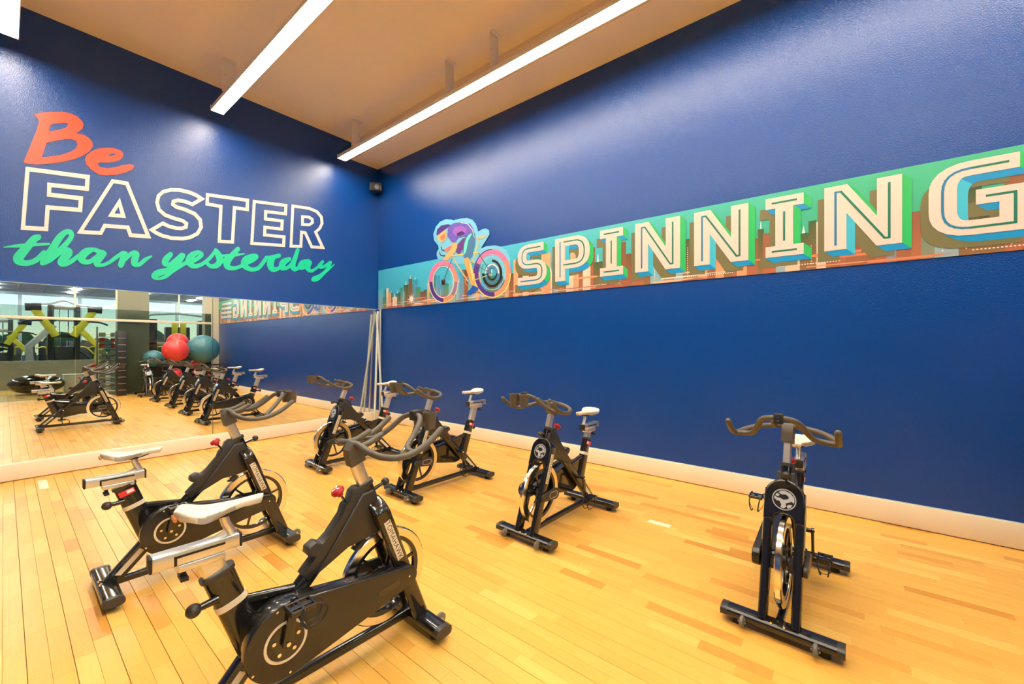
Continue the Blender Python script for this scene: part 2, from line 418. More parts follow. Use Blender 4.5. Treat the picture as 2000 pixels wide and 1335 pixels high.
# ------------------------------------------------------------------ wall lettering
def W(f, off, u, v):            # photo point to a point on the wall face
    if f == 'L': y, z = onx(u, v, 0); return (off, y, z)
    x, z = ony(u, v, 0); return (x, -off, z)
def ribbon(pts, closed=False, cap=True):
    """pts (u,v,width) in photo pixels; returns left and right edges"""
    n = len(pts); Lf, Rt = [], []
    for i, (u, v, w_) in enumerate(pts):
        a = pts[(i-1) % n] if (closed or i) else pts[i]; b = pts[(i+1) % n] if (closed or i < n-1) else pts[i]
        d0 = Vector((u-a[0], v-a[1])); d1 = Vector((b[0]-u, b[1]-v))
        if d0.length < 1e-6: d0 = d1
        if d1.length < 1e-6: d1 = d0
        d0.normalize(); d1.normalize(); n0 = Vector((-d0.y, d0.x)); n1 = Vector((-d1.y, d1.x)); m_ = (n0+n1)
        m_ = m_.normalized() if m_.length > 1e-3 else n0
        k = w_/2/max(.38, m_.dot(n0))
        Lf.append((u+m_.x*k, v+m_.y*k)); Rt.append((u-m_.x*k, v-m_.y*k))
    return Lf, Rt
def ribbon_mesh(bm, face, pts, off, closed=False, back=.0008):
    Lf, Rt = ribbon(pts, closed); n = len(pts)
    A = [bm.verts.new(W(face, off, *p)) for p in Lf]; B = [bm.verts.new(W(face, off, *p)) for p in Rt]
    A2 = [bm.verts.new(W(face, back, *p)) for p in Lf]; B2 = [bm.verts.new(W(face, back, *p)) for p in Rt]
    for i in range(n if closed else n-1):
        j = (i+1) % n
        for q in ((A[i],A[j],B[j],B[i]), (A2[i],A2[j],A[j],A[i]), (B[i],B[j],B2[j],B2[i])): bm.faces.new(q)
    if not closed:
        for e in (0, n-1): bm.faces.new((A[e], B[e], B2[e], A2[e]))
def disc(bm, face, u, v, r, off, n=14):
    vs = [bm.verts.new(W(face, off, u+r*math.cos(2*math.pi*i/n), v+r*math.sin(2*math.pi*i/n))) for i in range(n)]
    bm.faces.new(vs)

slog = empty('slogan_lettering', (0.0, -3.0, 3.0)); tag(slog, 'large three line slogan in red, white outline and green letters on the left blue wall', 'wall lettering')
def letter(name, bm, m, par=None, label=None):
    o = obj(name, bm, m, None, 0, label); o.parent = par or slog; o.matrix_parent_inverse = Matrix.Translation(-Vector((0.0, -3.0, 3.0)))
    return o
def Zf(ox, oy, s): return lambda p: (ox + p[0]/s, oy + p[1]/s)
zA, zB = Zf(20, 310, 6.4516), Zf(290, 350, 5.5556)
FA = [(zA, 8.3, [[(218,130),(975,230),(965,378),(492,328),(488,452),(890,498),(880,645),(470,612),(452,885),(160,868)]]),
 (zA, 7.4, [[(1290,282),(1468,310),(1740,978),(1515,962),(1480,865),(1190,843),(1140,935),(880,920)], [(1372,548),(1425,722),(1270,708)]]),
 (zB, 7.0, [[(578,213),(475,272),(400,243),(320,228),(270,240),(263,272),(300,300),(400,330),(500,375),(560,440),(570,520),(530,590),(450,630),(370,643),(250,638),(150,612),(80,580),(35,548),(155,478),(220,510),(300,530),(360,533),(405,518),(410,480),(370,450),(280,425),(180,388),(112,330),(92,250),(108,180),(160,135),(240,115),(340,117),(450,145),(520,175)]]),
 (zB, 6.3, [[(640,168),(1073,228),(1070,328),(932,308),(910,680),(768,672),(785,295),(635,268)]]),
 (zB, 5.8, [[(1147,240),(1490,285),(1485,375),(1270,350),(1268,430),(1450,452),(1445,540),(1262,520),(1258,603),(1470,625),(1465,718),(1120,695)]]),
 (zB, 5.4, [[(1565,290),(1740,315),(1825,350),(1875,410),(1882,480),(1855,535),(1812,572),(1890,740),(1770,733),(1700,580),(1660,572),(1652,728),(1545,725)], [(1670,405),(1740,410),(1775,435),(1778,470),(1745,493),(1670,490)]])]
for f, wd, loops in FA:
    bm = bmesh.new()
    for lp in loops: ribbon_mesh(bm, 'L', [(*f(p), wd) for p in lp], .006, True)
    letter('outline_letter', bm, M['whitev'], label='white outline letter')
z1 = Zf(30, 200, 8)
Bq = [[(290,190),(400,162),(560,148),(740,150),(870,175),(970,225),(1040,290),(1065,350),(1045,410),(990,455),(940,480),(1060,505),(1150,555),(1200,620),(1205,690),(1160,760),(1070,825),(920,885),(740,930),(540,958),(330,968),(160,955),(130,920),(150,880),(250,640),(330,440),(375,290),(340,240)],
 [(545,350),(650,330),(780,320),(825,330),(820,360),(780,400),(680,430),(525,455)], [(490,630),(640,598),(780,575),(880,572),(950,600),(975,650),(950,710),(880,765),(760,810),(600,840),(415,858),(450,740)]]
eq = [[(1085,890),(1110,830),(1180,770),(1280,725),(1420,708),(1540,715),(1640,750),(1685,800),(1680,850),(1630,900),(1540,930),(1420,938),(1320,935),(1290,950),(1285,980),(1330,1015),(1440,1030),(1560,1015),(1680,980),(1780,965),(1840,975),(1855,1005),(1820,1050),(1720,1095),(1580,1130),(1420,1140),(1300,1125),(1190,1055),(1110,970)],
 [(1440,838),(1490,805),(1560,800),(1560,815),(1500,838)]]
for loops in (Bq, eq):
    lps = []
    for lp in loops:
        q = [onx(*z1(p), 0) for p in lp]; lps.append(q)
    me = fill2d(lps, .003); xf(me, lambda a, b, c: Vector((.0035 + c, a, b)))
    o = mobj('script_letter', me, M['redv'], slog, 0, 'solid red brush letter'); o.matrix_parent_inverse = Matrix.Translation(-Vector((0.0, -3.0, 3.0)))
z2, z3 = Zf(0, 430, 6.0606), Zf(280, 450, 5.128)
TH = [[(45,320,12),(130,310,26),(250,300,44),(400,290,40),(580,281,26)],
 [(455,200,66),(400,225,88),(320,320,100),(240,410,118),(215,460,120),(260,500,80),(340,505,66),(430,470,66),(520,390,70)],
 [(500,505,60),(560,430,96),(630,320,92),(700,210,84),(770,145,66),(830,140,60),(845,190,60),(790,270,62),(690,370,70),(600,450,84),(530,505,50)],
 [(500,515,36),(620,450,50),(720,375,60),(800,352,66),(822,390,74),(770,440,100),(725,495,90),(760,525,50),(830,495,54),(920,430,52),(970,400,50)],
 [(1190,385,70),(1110,348,50),(1020,375,90),(965,435,100),(985,485,70),(1060,490,56),(1150,430,56),(1215,385,66)],
 [(1230,395,66),(1180,460,70),(1140,515,66),(1200,533,44),(1290,500,44),(1370,440,48),(1450,385,46)],
 [(1450,385,46),(1480,405,70),(1455,460,76),(1430,525,72)], [(1430,515,40),(1500,440,52),(1570,385,50),(1615,400,66),(1595,460,84),(1590,515,66),(1650,522,50),(1720,465,48),(1790,425,22)]]
YE = [[(270,240,50),(225,290,66),(215,330,56),(260,340,40),(330,290,44),(385,250,56)],
 [(395,250,50),(340,330,56),(250,395,56),(140,430,70),(100,460,40),(140,483,26),(220,462,34),(310,395,36),(420,325,40)],
 [(420,330,36),(510,300,40),(580,245,44),(545,220,44),(480,255,66),(455,310,66),(500,355,50),(580,340,40),(660,280,36),(720,205,34)],
 [(722,190,26),(745,235,60),(765,300,66),(730,350,56),(670,355,40),(630,320,34)], [(750,340,40),(800,300,36),(850,262,34)],
 [(945,185,46),(890,245,56),(840,310,70),(840,360,56),(900,378,40),(970,360,36),(1010,330,36)], [(785,252,22),(900,248,30),(1010,232,14)],
 [(1000,335,40),(1075,310,36),(1130,265,44),(1095,252,40),(1025,290,66),(1010,345,62),(1070,388,44),(1150,375,40),(1220,290,40)],
 [(1230,270,34),(1285,268,40),(1355,252,44)], [(1290,275,60),(1270,330,70),(1290,385,54),(1340,385,40),(1390,350,34)],
 [(1460,285,40),(1400,320,66),(1390,370,56),(1440,372,36),(1500,320,40)], [(1545,195,36),(1520,270,44),(1495,350,54),(1520,390,40),(1580,350,34)],
 [(1650,305,40),(1590,325,54),(1570,365,50),(1610,370,34),(1665,325,44)], [(1665,320,44),(1645,375,50),(1680,405,32),(1740,370,26),(1795,310,26)],
 [(1795,310,28),(1765,355,40),(1800,365,30),(1870,318,30)], [(1872,318,32),(1835,395,34),(1770,450,34),(1705,478,34),(1700,500,24),(1750,490,22),(1810,430,22),(1860,385,20),(1912,338,10)]]
import numpy as np
def brush_outline(strokes, f, sc, step=.6):
    """outline loops (photo points) round the union of tapering brush strokes"""
    P = []
    for st in strokes:
        q = [(*f((a, b)), c_/sc/2) for a, b, c_ in cr(st, 7)]
        P += [(q[i], q[i+1]) for i in range(len(q)-1)]
    P = np.array(P); x0, y0 = P[:, :, 0].min()-8, P[:, :, 1].min()-8; x1, y1 = P[:, :, 0].max()+8, P[:, :, 1].max()+8
    gx, gy = np.arange(x0, x1, step), np.arange(y0, y1, step); X, Y = np.meshgrid(gx, gy); D = np.full(X.shape, 1e3)
    for a, b in P:
        d = b[:2]-a[:2]; l2 = max(1e-9, d @ d); t = np.clip(((X-a[0])*d[0]+(Y-a[1])*d[1])/l2, 0, 1)
        D = np.minimum(D, np.hypot(X-a[0]-t*d[0], Y-a[1]-t*d[1]) - (a[2]+(b[2]-a[2])*t))
    D[D == 0] = 1e-6; nxt = {}
    def pt(i, j, k, l):
        u = D[i, j]/(D[i, j]-D[k, l]); return (x0+(j+(l-j)*u)*step, y0+(i+(k-i)*u)*step)
    seg = {}; pts = {}
    H_, W_ = D.shape; neg = D < 0
    cells = np.argwhere((neg[:-1, :-1] != neg[1:, 1:]) | (neg[:-1, 1:] != neg[1:, :-1]) | (neg[:-1, :-1] != neg[:-1, 1:]))
    adj = {}
    for i, j in cells:
        c = [(i, j), (i, j+1), (i+1, j+1), (i+1, j)]; e = []
        for k in range(4):
            a, b = c[k], c[(k+1) % 4]
            if neg[a] != neg[b]:
                key = (min(a, b), max(a, b)); pts.setdefault(key, pt(*min(a, b), *max(a, b))); e.append(key)
        for m in range(0, len(e)-1, 2):
            adj.setdefault(e[m], []).append(e[m+1]); adj.setdefault(e[m+1], []).append(e[m])
    loops = []; seen = set()
    for k0 in list(adj):
        if k0 in seen: continue
        lp = [k0]; seen.add(k0); cur = k0
        while True:
            n_ = [q for q in adj[cur] if q not in seen]
            if not n_: break
            cur = n_[0]; seen.add(cur); lp.append(cur)
        if len(lp) > 12: loops.append([pts[q] for q in lp][::2])
    return loops
for word, f, sc in ((TH, z2, 6.0606), (YE, z3, 5.128)):
    lps = [[onx(*p, 0) for p in lp] for lp in brush_outline(word, f, sc)]
    me = fill2d(lps, .003); xf(me, lambda a, b, c: Vector((.0045 + c, a, b)))
    o = mobj('script_word', me, M['greenv'], slog, 0, 'green joined brush word'); o.matrix_parent_inverse = Matrix.Translation(-Vector((0.0, -3.0, 3.0)))

# ------------------------------------------------------------------ banner on the right wall
ban = empty('cycling_banner', (5.0, 0, 2.33)); tag(ban, 'long printed banner with white block letters, skyline and cyclist on the right wall', 'banner')
BO = Vector((5.0, 0, 2.33))
class Ink:
    def __init__(s): s.v = []; s.f = []; s.c = []; s.n = 0
    def poly(s, pts, col, off):      # pts (x,z) on the wall
        s.n += 1; off = off*2 + (s.n % 40)*2e-5
        k = len(s.v); s.v += [(p[0], -off, p[1]) for p in pts]; s.f.append(list(range(k, k+len(pts)))); s.c.append(col)
    def grad(s, x0, x1, z0, z1, c00, c10, c11, c01, off):
        s.n += 1; off = off*2 + (s.n % 40)*2e-5
        k = len(s.v); s.v += [(x0,-off,z0),(x1,-off,z0),(x1,-off,z1),(x0,-off,z1)]; s.f.append([k,k+1,k+2,k+3]); s.c.append([c00,c10,c11,c01])
    def line(s, pts, wd, col, off, closed=False):
        P = [Vector((p[0], p[1])) for p in pts]; n = len(P)
        for i in range(n if closed else n-1):
            a, b = P[i], P[(i+1) % n]; d = (b-a)
            if d.length < 1e-6: continue
            d.normalize(); q = Vector((-d.y, d.x))*wd/2; e = d*wd*.35
            s.poly([a-e+q, b+e+q, b+e-q, a-e-q], col, off)
    def build(s, name, parent, label=None):
        me = bpy.data.meshes.new(name); me.from_pydata([(x-BO.x, y, z-BO.z) for x, y, z in s.v], [], s.f)
        at = me.color_attributes.new('ink', 'FLOAT_COLOR', 'CORNER'); k = 0
        for f, c in zip(me.polygons, s.c):
            for j in range(f.loop_total):
                cc = c[j] if isinstance(c, list) else c
                at.data[f.loop_start+j].color = (*cc, 1)
        return mobj(name, me, M['ink_vc'], parent, 0, label)
def lin(r, g, b): return tuple((c/255/12.92 if c/255 < .04045 else ((c/255+.055)/1.055)**2.4) for c in (r, g, b))
BX0, BX1, BZ0, BZ1 = .03, 10.3, 2.33, 3.145
I0 = Ink()
n = 30
def skyc(t, top):
    a, b = (lin(70, 182, 214), lin(60, 175, 135)); c_ = tuple(a[i]*(1-t)+b[i]*t for i in range(3))
    return c_ if top else tuple(.8*x for x in c_)
for i in range(n):
    xa, xb = BX0+(BX1-BX0)*i/n, BX0+(BX1-BX0)*(i+1)/n; ta, tb = min(1, max(0, (xa-3.2)/4.5)), min(1, max(0, (xb-3.2)/4.5))
    I0.grad(xa, xb, BZ0, BZ1, skyc(ta, 0), skyc(tb, 0), skyc(tb, 1), skyc(ta, 1), .004)
o = I0.build('banner_sheet', ban)
rb = random.Random(11); I1 = Ink()
pal = [lin(*c_) for c_ in ((30,120,110),(60,90,50),(190,170,130),(225,215,190),(80,190,210),(140,90,60),(45,140,120),(110,80,50),(215,165,120),(40,150,190))]
x = BX0
while x < BX1 - .05:
    wd = rb.uniform(.05, .17); h = rb.uniform(.22, .55) if x < 3.6 else rb.uniform(.3, .62)
    col = rb.choice(pal + [pal[0], pal[6], pal[4], pal[9]] if x < 3.6 else pal + [pal[1], pal[5], pal[7], pal[7]]); c2 = tuple(.62*a + .38*b for a, b in zip(col, lin(205, 115, 80)))
    I1.grad(x, min(x+wd, BX1), BZ0, BZ0+h, c2, c2, col, col, .0046 + rb.random()*.0004)
    if rb.random() < .35: I1.poly([(x+wd*.4, BZ0+h), (x+wd*.6, BZ0+h), (x+wd*.5, BZ0+h+rb.uniform(.05,.14))], lin(235, 245, 240), .0052)
    if rb.random() < .4:
        for k in range(rb.randint(5, 14)):
            zz = BZ0 + .05 + k*.025
            if zz < BZ0+h: I1.poly([(x+wd*.3, zz), (x+wd*.3+.008, zz), (x+wd*.3+.008, zz+.008), (x+wd*.3, zz+.008)], lin(255, 245, 220), .0056)
    x += wd*rb.uniform(.5, 1.0)
for k in range(38):
    xx = rb.uniform(BX0, BX1-.6); zz = BZ0 + rb.random()**2*.16; hh = rb.uniform(.006, .03)
    I1.poly([(xx, zz), (xx+rb.uniform(.15,.6), zz), (xx+rb.uniform(.15,.6), zz+hh), (xx, zz+hh)], lin(*rb.choice(((205,125,90),(220,175,140),(170,90,75),(215,150,110),(120,90,60),(225,215,200)))), .0054)
for k in range(26):
    xx = rb.uniform(BX0+.1, BX1-.5); zz = BZ0 + rb.uniform(.02, .12)
    for j in range(rb.randint(8, 22)):
        if xx+j*.022 < BX1-.02: I1.poly([(xx+j*.022, zz), (xx+j*.022+.012, zz), (xx+j*.022+.012, zz+.009), (xx+j*.022, zz+.009)], lin(255, 235, 220), .0058)
for sx, sz in ((1.15, 2.47),):
    for k in range(8):
        a = math.pi*k/8; d = Vector((math.cos(a), math.sin(a)))*(.09 if k % 2 else .13); q = Vector((-d.y, d.x)).normalized()*.012
        c0 = Vector((sx, sz)); I1.poly([c0+q, c0+d, c0-q, c0-d], lin(255, 235, 225), .0059)
I1.build('skyline_print', ban, 'flat printed city skyline in teal, brown and orange')

LC = [lin(216, 197, 185), lin(40, 178, 95), lin(15, 140, 195), lin(20, 115, 90), lin(112, 108, 72)]
def rp(pts):
    """round path: points (x,z[,r])"""
    out = []; n = len(pts)
    for i, p in enumerate(pts):
        r_ = p[2] if len(p) > 2 else 0
        if not r_ or i in (0, n-1): out.append((p[0], p[1])); continue
        P = Vector(p[:2]); a = (Vector(pts[i-1][:2])-P); b = (Vector(pts[i+1][:2])-P); rr = min(r_, a.length*.5, b.length*.5)
        A = P + a.normalized()*rr; B = P + b.normalized()*rr
        for k in range(7):
            t = k/6; q = A*(1-t)**2 + P*2*t*(1-t) + B*t*t; out.append((q.x, q.y))
    o2 = [out[0]]
    for q in out[1:]:
        if (Vector(q)-Vector(o2[-1])).length > 1e-4: o2.append(q)
    return o2
HS, VS = .12, .165      # horizontal bar height, vertical stem width
def strip(path, k=HS/VS, wd=HS):
    P = [Vector((p[0]*k, p[1])) for p in path]; L_, R_ = [], []
    for i, p in enumerate(P):
        d0 = (p-P[i-1]).normalized() if i else (P[1]-p).normalized(); d1 = (P[i+1]-p).normalized() if i < len(P)-1 else d0
        n0, n1 = Vector((-d0.y, d0.x)), Vector((-d1.y, d1.x)); m_ = (n0+n1).normalized(); q = m_*(wd/2/max(.3, m_.dot(n0)))
        L_.append(((p.x+q.x)/k, p.y+q.y)); R_.append(((p.x-q.x)/k, p.y-q.y))
    return [[L_[i], L_[i+1], R_[i+1], R_[i]] for i in range(len(P)-1)], L_ + R_[::-1]
h2 = HS/2; v2 = VS/2; H = .605
GL = {
 'S': dict(paths=[rp([(.48,H-h2),(v2,H-h2,.14),(v2,H/2,.14),(.535-v2,H/2,.14),(.535-v2,h2,.14),(0,h2)])], w=.535),
 'P': dict(paths=[[(v2,0),(v2,H)], rp([(v2,H-h2),(.55-v2,H-h2,.15),(.55-v2,.225,.15),(v2,.225)])], w=.55),
 'I': dict(paths=[[(0,H-.055),(.321,H-.055)], [(.16,.1),(.16,H-.1)], [(0,.055),(.321,.055)]], w=.321),
 'N': dict(polys=[[(0,0),(.165,0),(.165,H),(0,H)], [(.378,0),(.543,0),(.543,H),(.378,H)], [(0,H),(.172,H),(.543,0),(.375,0)]], inl=[[(.085,.05),(.085,H-.06),(.125,H-.06),(.43,.06),(.46,.06),(.46,H-.06)]], w=.543),
 'G': dict(paths=[rp([(.5,H-h2),(v2,H-h2,.16),(v2,h2,.16),(.56-v2,h2),(.56-v2,.3),(.27,.3)])], w=.56)}
word = [('S',3.766),('P',4.446),('I',5.147),('N',5.625),('N',6.322),('I',7.021),('N',7.503),('G',8.21)]
OF = Vector((.062, -.058))
def draw_letter(ch, x0, z0=2.489):
    g = GL[ch]; K = Ink(); polys = [list(p) for p in g.get('polys', [])]; outl = [list(p) for p in g.get('polys', [])]; inl = g.get('inl', [])
    for path in g.get('paths', []):
        q, ol = strip(path, **({'k': 1, 'wd': .11} if (ch == 'I' and path[0][1] == path[1][1]) else ({'k': 1, 'wd': .15} if ch == 'I' else {})))
        polys += q; outl.append(ol)
        P = [Vector(p) for p in path]; a = P[0] + (P[1]-P[0]).normalized()*.06; b = P[-1] + (P[-2]-P[-1]).normalized()*.06
        if ch == 'P' and path is g['paths'][0]: inl = inl + [[(v2, .06), (v2, H-h2)]]
        else: inl = inl + [[tuple(a)] + [tuple(p) for p in P[1:-1]] + [tuple(b)]]
    T = lambda p: (x0+p[0], z0+p[1])
    S = lambda p: (x0+p[0]-.05, max(z0+p[1]-.10, BZ0+.004))
    for i_, q in enumerate(polys): K.poly([S(p) for p in q], LC[4], .0062 + i_*.00002)
    for ol in outl:
        A = sum(ol[i][0]*ol[(i+1)%len(ol)][1]-ol[(i+1)%len(ol)][0]*ol[i][1] for i in range(len(ol)))
        if A < 0: ol = ol[::-1]
        for i in range(len(ol)):
            a, b = Vector(ol[i]), Vector(ol[(i+1) % len(ol)]); d = b-a
            if d.length < 1e-5: continue
            nrm = Vector((d.y, -d.x)).normalized()
            if nrm.dot(OF) > .0005:
                col = (LC[1] if (a.x+b.x)/2 > .62*g['w'] else lin(60, 178, 205)) if nrm.x > .6 else LC[2]
                K.poly([T(a), T(b), T(b+OF), T(a+OF)], col, .0070 if col is LC[2] else .0074)
    for i_, q in enumerate(polys): K.poly([T(p) for p in q], LC[0], .0082 + i_*.00002)
    for ln in inl:
        for p0, p1 in zip(ln, ln[1:]): K.line([T(p0), T(p1)], .018, LC[3] if (p0[0]+p1[0])/2 > .4*g['w'] else lin(35, 120, 160), .0090)
    K.build('block_letter', ban, 'white inline block letter with a green and blue printed side')
for ch, x0 in word: draw_letter(ch, x0)
K = Ink()
for k in range(4):
    z = 2.52 + k*.155
    K.poly([(8.93,z),(10.05-.05*k,z),(10.05-.05*k,z+.075),(8.93,z+.075)], LC[0], .0082); K.poly([(8.95,z-.03),(10.07-.05*k,z-.03),(10.07-.05*k,z),(8.95,z)], LC[2], .0078)
K.build('speed_stripes', ban, 'white printed stripes after the last letter')

# cyclist artwork, printed and cut out
z7 = Zf(740, 400, 6.0688)
def bw(p): return ony(*z7(p), 0)
cy = Ink()
back = [(705,640),(690,600),(692,560),(715,520),(710,485),(660,420),(650,350),(680,260),(730,200),(800,170),(860,175),(890,185),(960,165),(1050,158),(1110,175),(1150,220),(1170,270),(1180,320),(1230,290),(1270,280),(1310,300),(1315,350),(1280,410),(1210,520),(1280,490),(1380,480),(1450,495),(1520,540),(1560,640),(1565,760)]
me = fill2d([[bw(p) for p in back + [(1500,900),(1400,700),(1200,700),(900,700)]]], .0012); xf(me, lambda a, b, c: Vector((a-BO.x, -.0105-c, b-BO.z)))
mobj('cutout_backing', me, mat('pale_cyan_print', lin(115, 190, 220), .35), ban, 0, 'pale blue backing that stands up above the banner edge')
def P7(pts, col, off): cy.poly([bw(p) for p in pts], lin(*col), off)
def L7(pts, wd, col, off, closed=False): cy.line([bw(p) for p in pts], wd, lin(*col), off, closed)
def ring7(c, rx, ry, wpx, cols, off, n=40):
    for i in range(n):
        a, b = 2*math.pi*i/n, 2*math.pi*(i+1)/n; col = cols[int(i/n*len(cols))]
        P7([(c[0]+rx*math.cos(a), c[1]+ry*math.sin(a)), (c[0]+rx*math.cos(b), c[1]+ry*math.sin(b)), (c[0]+(rx-wpx)*math.cos(b), c[1]+(ry-wpx*1.1)*math.sin(b)), (c[0]+(rx-wpx)*math.cos(a), c[1]+(ry-wpx*1.1)*math.sin(a))], col, off)
pk, pu, og, ye, cr_ = (235,120,160), (80,50,140), (240,140,110), (230,220,110), (245,225,205)
ring7((772,912), 176, 250, 10, [ye, cr_, pk, pk], .0070)
ring7((772,912), 168, 240, 38, [(150,110,150), og, pu, pu, pk, pk, pk, og], .0074)
ring7((772,912), 126, 190, 7, [cr_], .0076)
ring7((1350,812), 222, 290, 12, [ye, ye, pu, pk], .0070)
ring7((1350,812), 210, 276, 46, [og, og, pu, pu, pu, pk, pk, pk, og], .0074)
ring7((1350,812), 150, 200, 10, [(120,200,220)], .0076)
ring7((1350,812), 120, 165, 26, [(40,25,30), (40,25,30), (90,190,210), (40,25,30)], .0078)
ring7((1350,812), 84, 112, 12, [(60,130,190), cr_], .0078)
ring7((1350,812), 60, 82, 16, [(40,25,30), (90,120,190)], .0080)
P7([(750,890),(790,880),(795,935),(765,955),(745,930)], (70,25,30), .0080)
L7([(770,900),(875,640)], .018, (70,120,110), .0082)
L7([(880,605),(1190,560)], .026, (205,200,110), .0082); L7([(890,640),(1060,900)], .026, (215,180,120), .0082)
L7([(1190,420),(1110,690)], .024, (200,205,120), .0080); L7([(1100,680),(1350,820)], .012, (120,110,80), .0080)
L7([(1180,560),(1340,810)], .016, (60,120,110), .0080); L7([(1090,910),(1340,820)], .014, (190,185,110), .0080)
ring7((1075,905), 50, 60, 12, [(200,120,90)], .0082)
P7([(1155,385),(1240,370),(1280,345),(1275,375),(1225,405),(1155,400)], (200,170,130), .0082)
L7([(745,500),(755,535),(800,545)], .018, (50,35,70), .0082); L7([(725,565),(745,600),(800,605)], .018, (50,35,70), .0082)
P7([(1030,380),(1080,300),(1130,300),(1150,360),(1150,470),(1110,620),(1060,660),(1010,620),(1000,520)], (70,120,160), .0084)
P7([(1050,390),(1090,330),(1110,350),(1070,420),(1040,560),(1010,600),(1020,470)], (110,220,200), .0086)
P7([(940,470),(1000,400),(1030,390),(1010,520),(960,590),(920,560)], (100,60,130), .0084)
P7([(830,260),(900,215),(1000,205),(1090,225),(1130,290),(1100,340),(1040,370),(950,385),(900,460),(870,440),(820,370)], (105,90,180), .0086)
P7([(900,270),(980,250),(1050,280),(1040,330),(960,340),(920,370),(880,330)], (150,95,190), .0088)
P7([(930,340),(990,310),(1030,335),(990,365),(940,370)], (70,45,110), .0089)
P7([(690,350),(700,290),(750,245),(830,230),(860,240),(800,290),(750,330),(700,370)], (75,50,130), .0088)
P7([(695,370),(800,290),(815,380),(790,420),(745,450),(720,420)], (245,170,120), .0088); P7([(735,380),(800,330),(790,400),(750,430)], (240,120,60), .0089)
P7([(880,450),(930,450),(940,500),(900,570),(820,660),(770,650),(800,600),(860,530)], (245,175,110), .0088)
P7([(860,480),(885,470),(870,520),(800,560),(780,530)], (240,120,110), .0087)
P7([(1015,640),(1065,620),(1100,690),(1130,800),(1150,930),(1165,960),(1120,990),(1080,870),(1030,720)], (245,160,90), .0088)
P7([(1080,660),(1110,720),(1135,860),(1120,900),(1090,760)], (250,200,130), .0089)
P7([(1120,950),(1190,985),(1180,1010),(1100,1060),(1050,1070),(1045,1050),(1090,1000)], (25,85,180), .0089)
L7([(1140,385),(1120,300),(1060,225),(980,212)], .010, cr_, .0090)
cy.build('cyclist_print', ban, 'printed racing cyclist in pink, purple and orange')

# ------------------------------------------------------------------ the spin bike (x right, y forward, z up; origin on the floor under the rear foot)
DV = Vector((0, -.355, .935)); NV = Vector((0, .935, .355)); F0 = Vector((0, .967, .075))
YR, YF = -.055, .972      # centres of the rear and front feet
def fk(x, v, n_=0): return F0 + Vector((x, 0, 0)) + DV*v + NV*n_
def fork_prism(bm, poly, n0, n1):     # poly in (x, v) of the fork plane
    a = [bm.verts.new(fk(p[0], p[1], n0)) for p in poly]; b = [bm.verts.new(fk(p[0], p[1], n1)) for p in poly]; n = len(poly)
    bm.faces.new(a[::-1]); bm.faces.new(b)
    for i in range(n): bm.faces.new((a[i], a[(i+1)%n], b[(i+1)%n], b[i]))
def joined(parent_me, others): pass

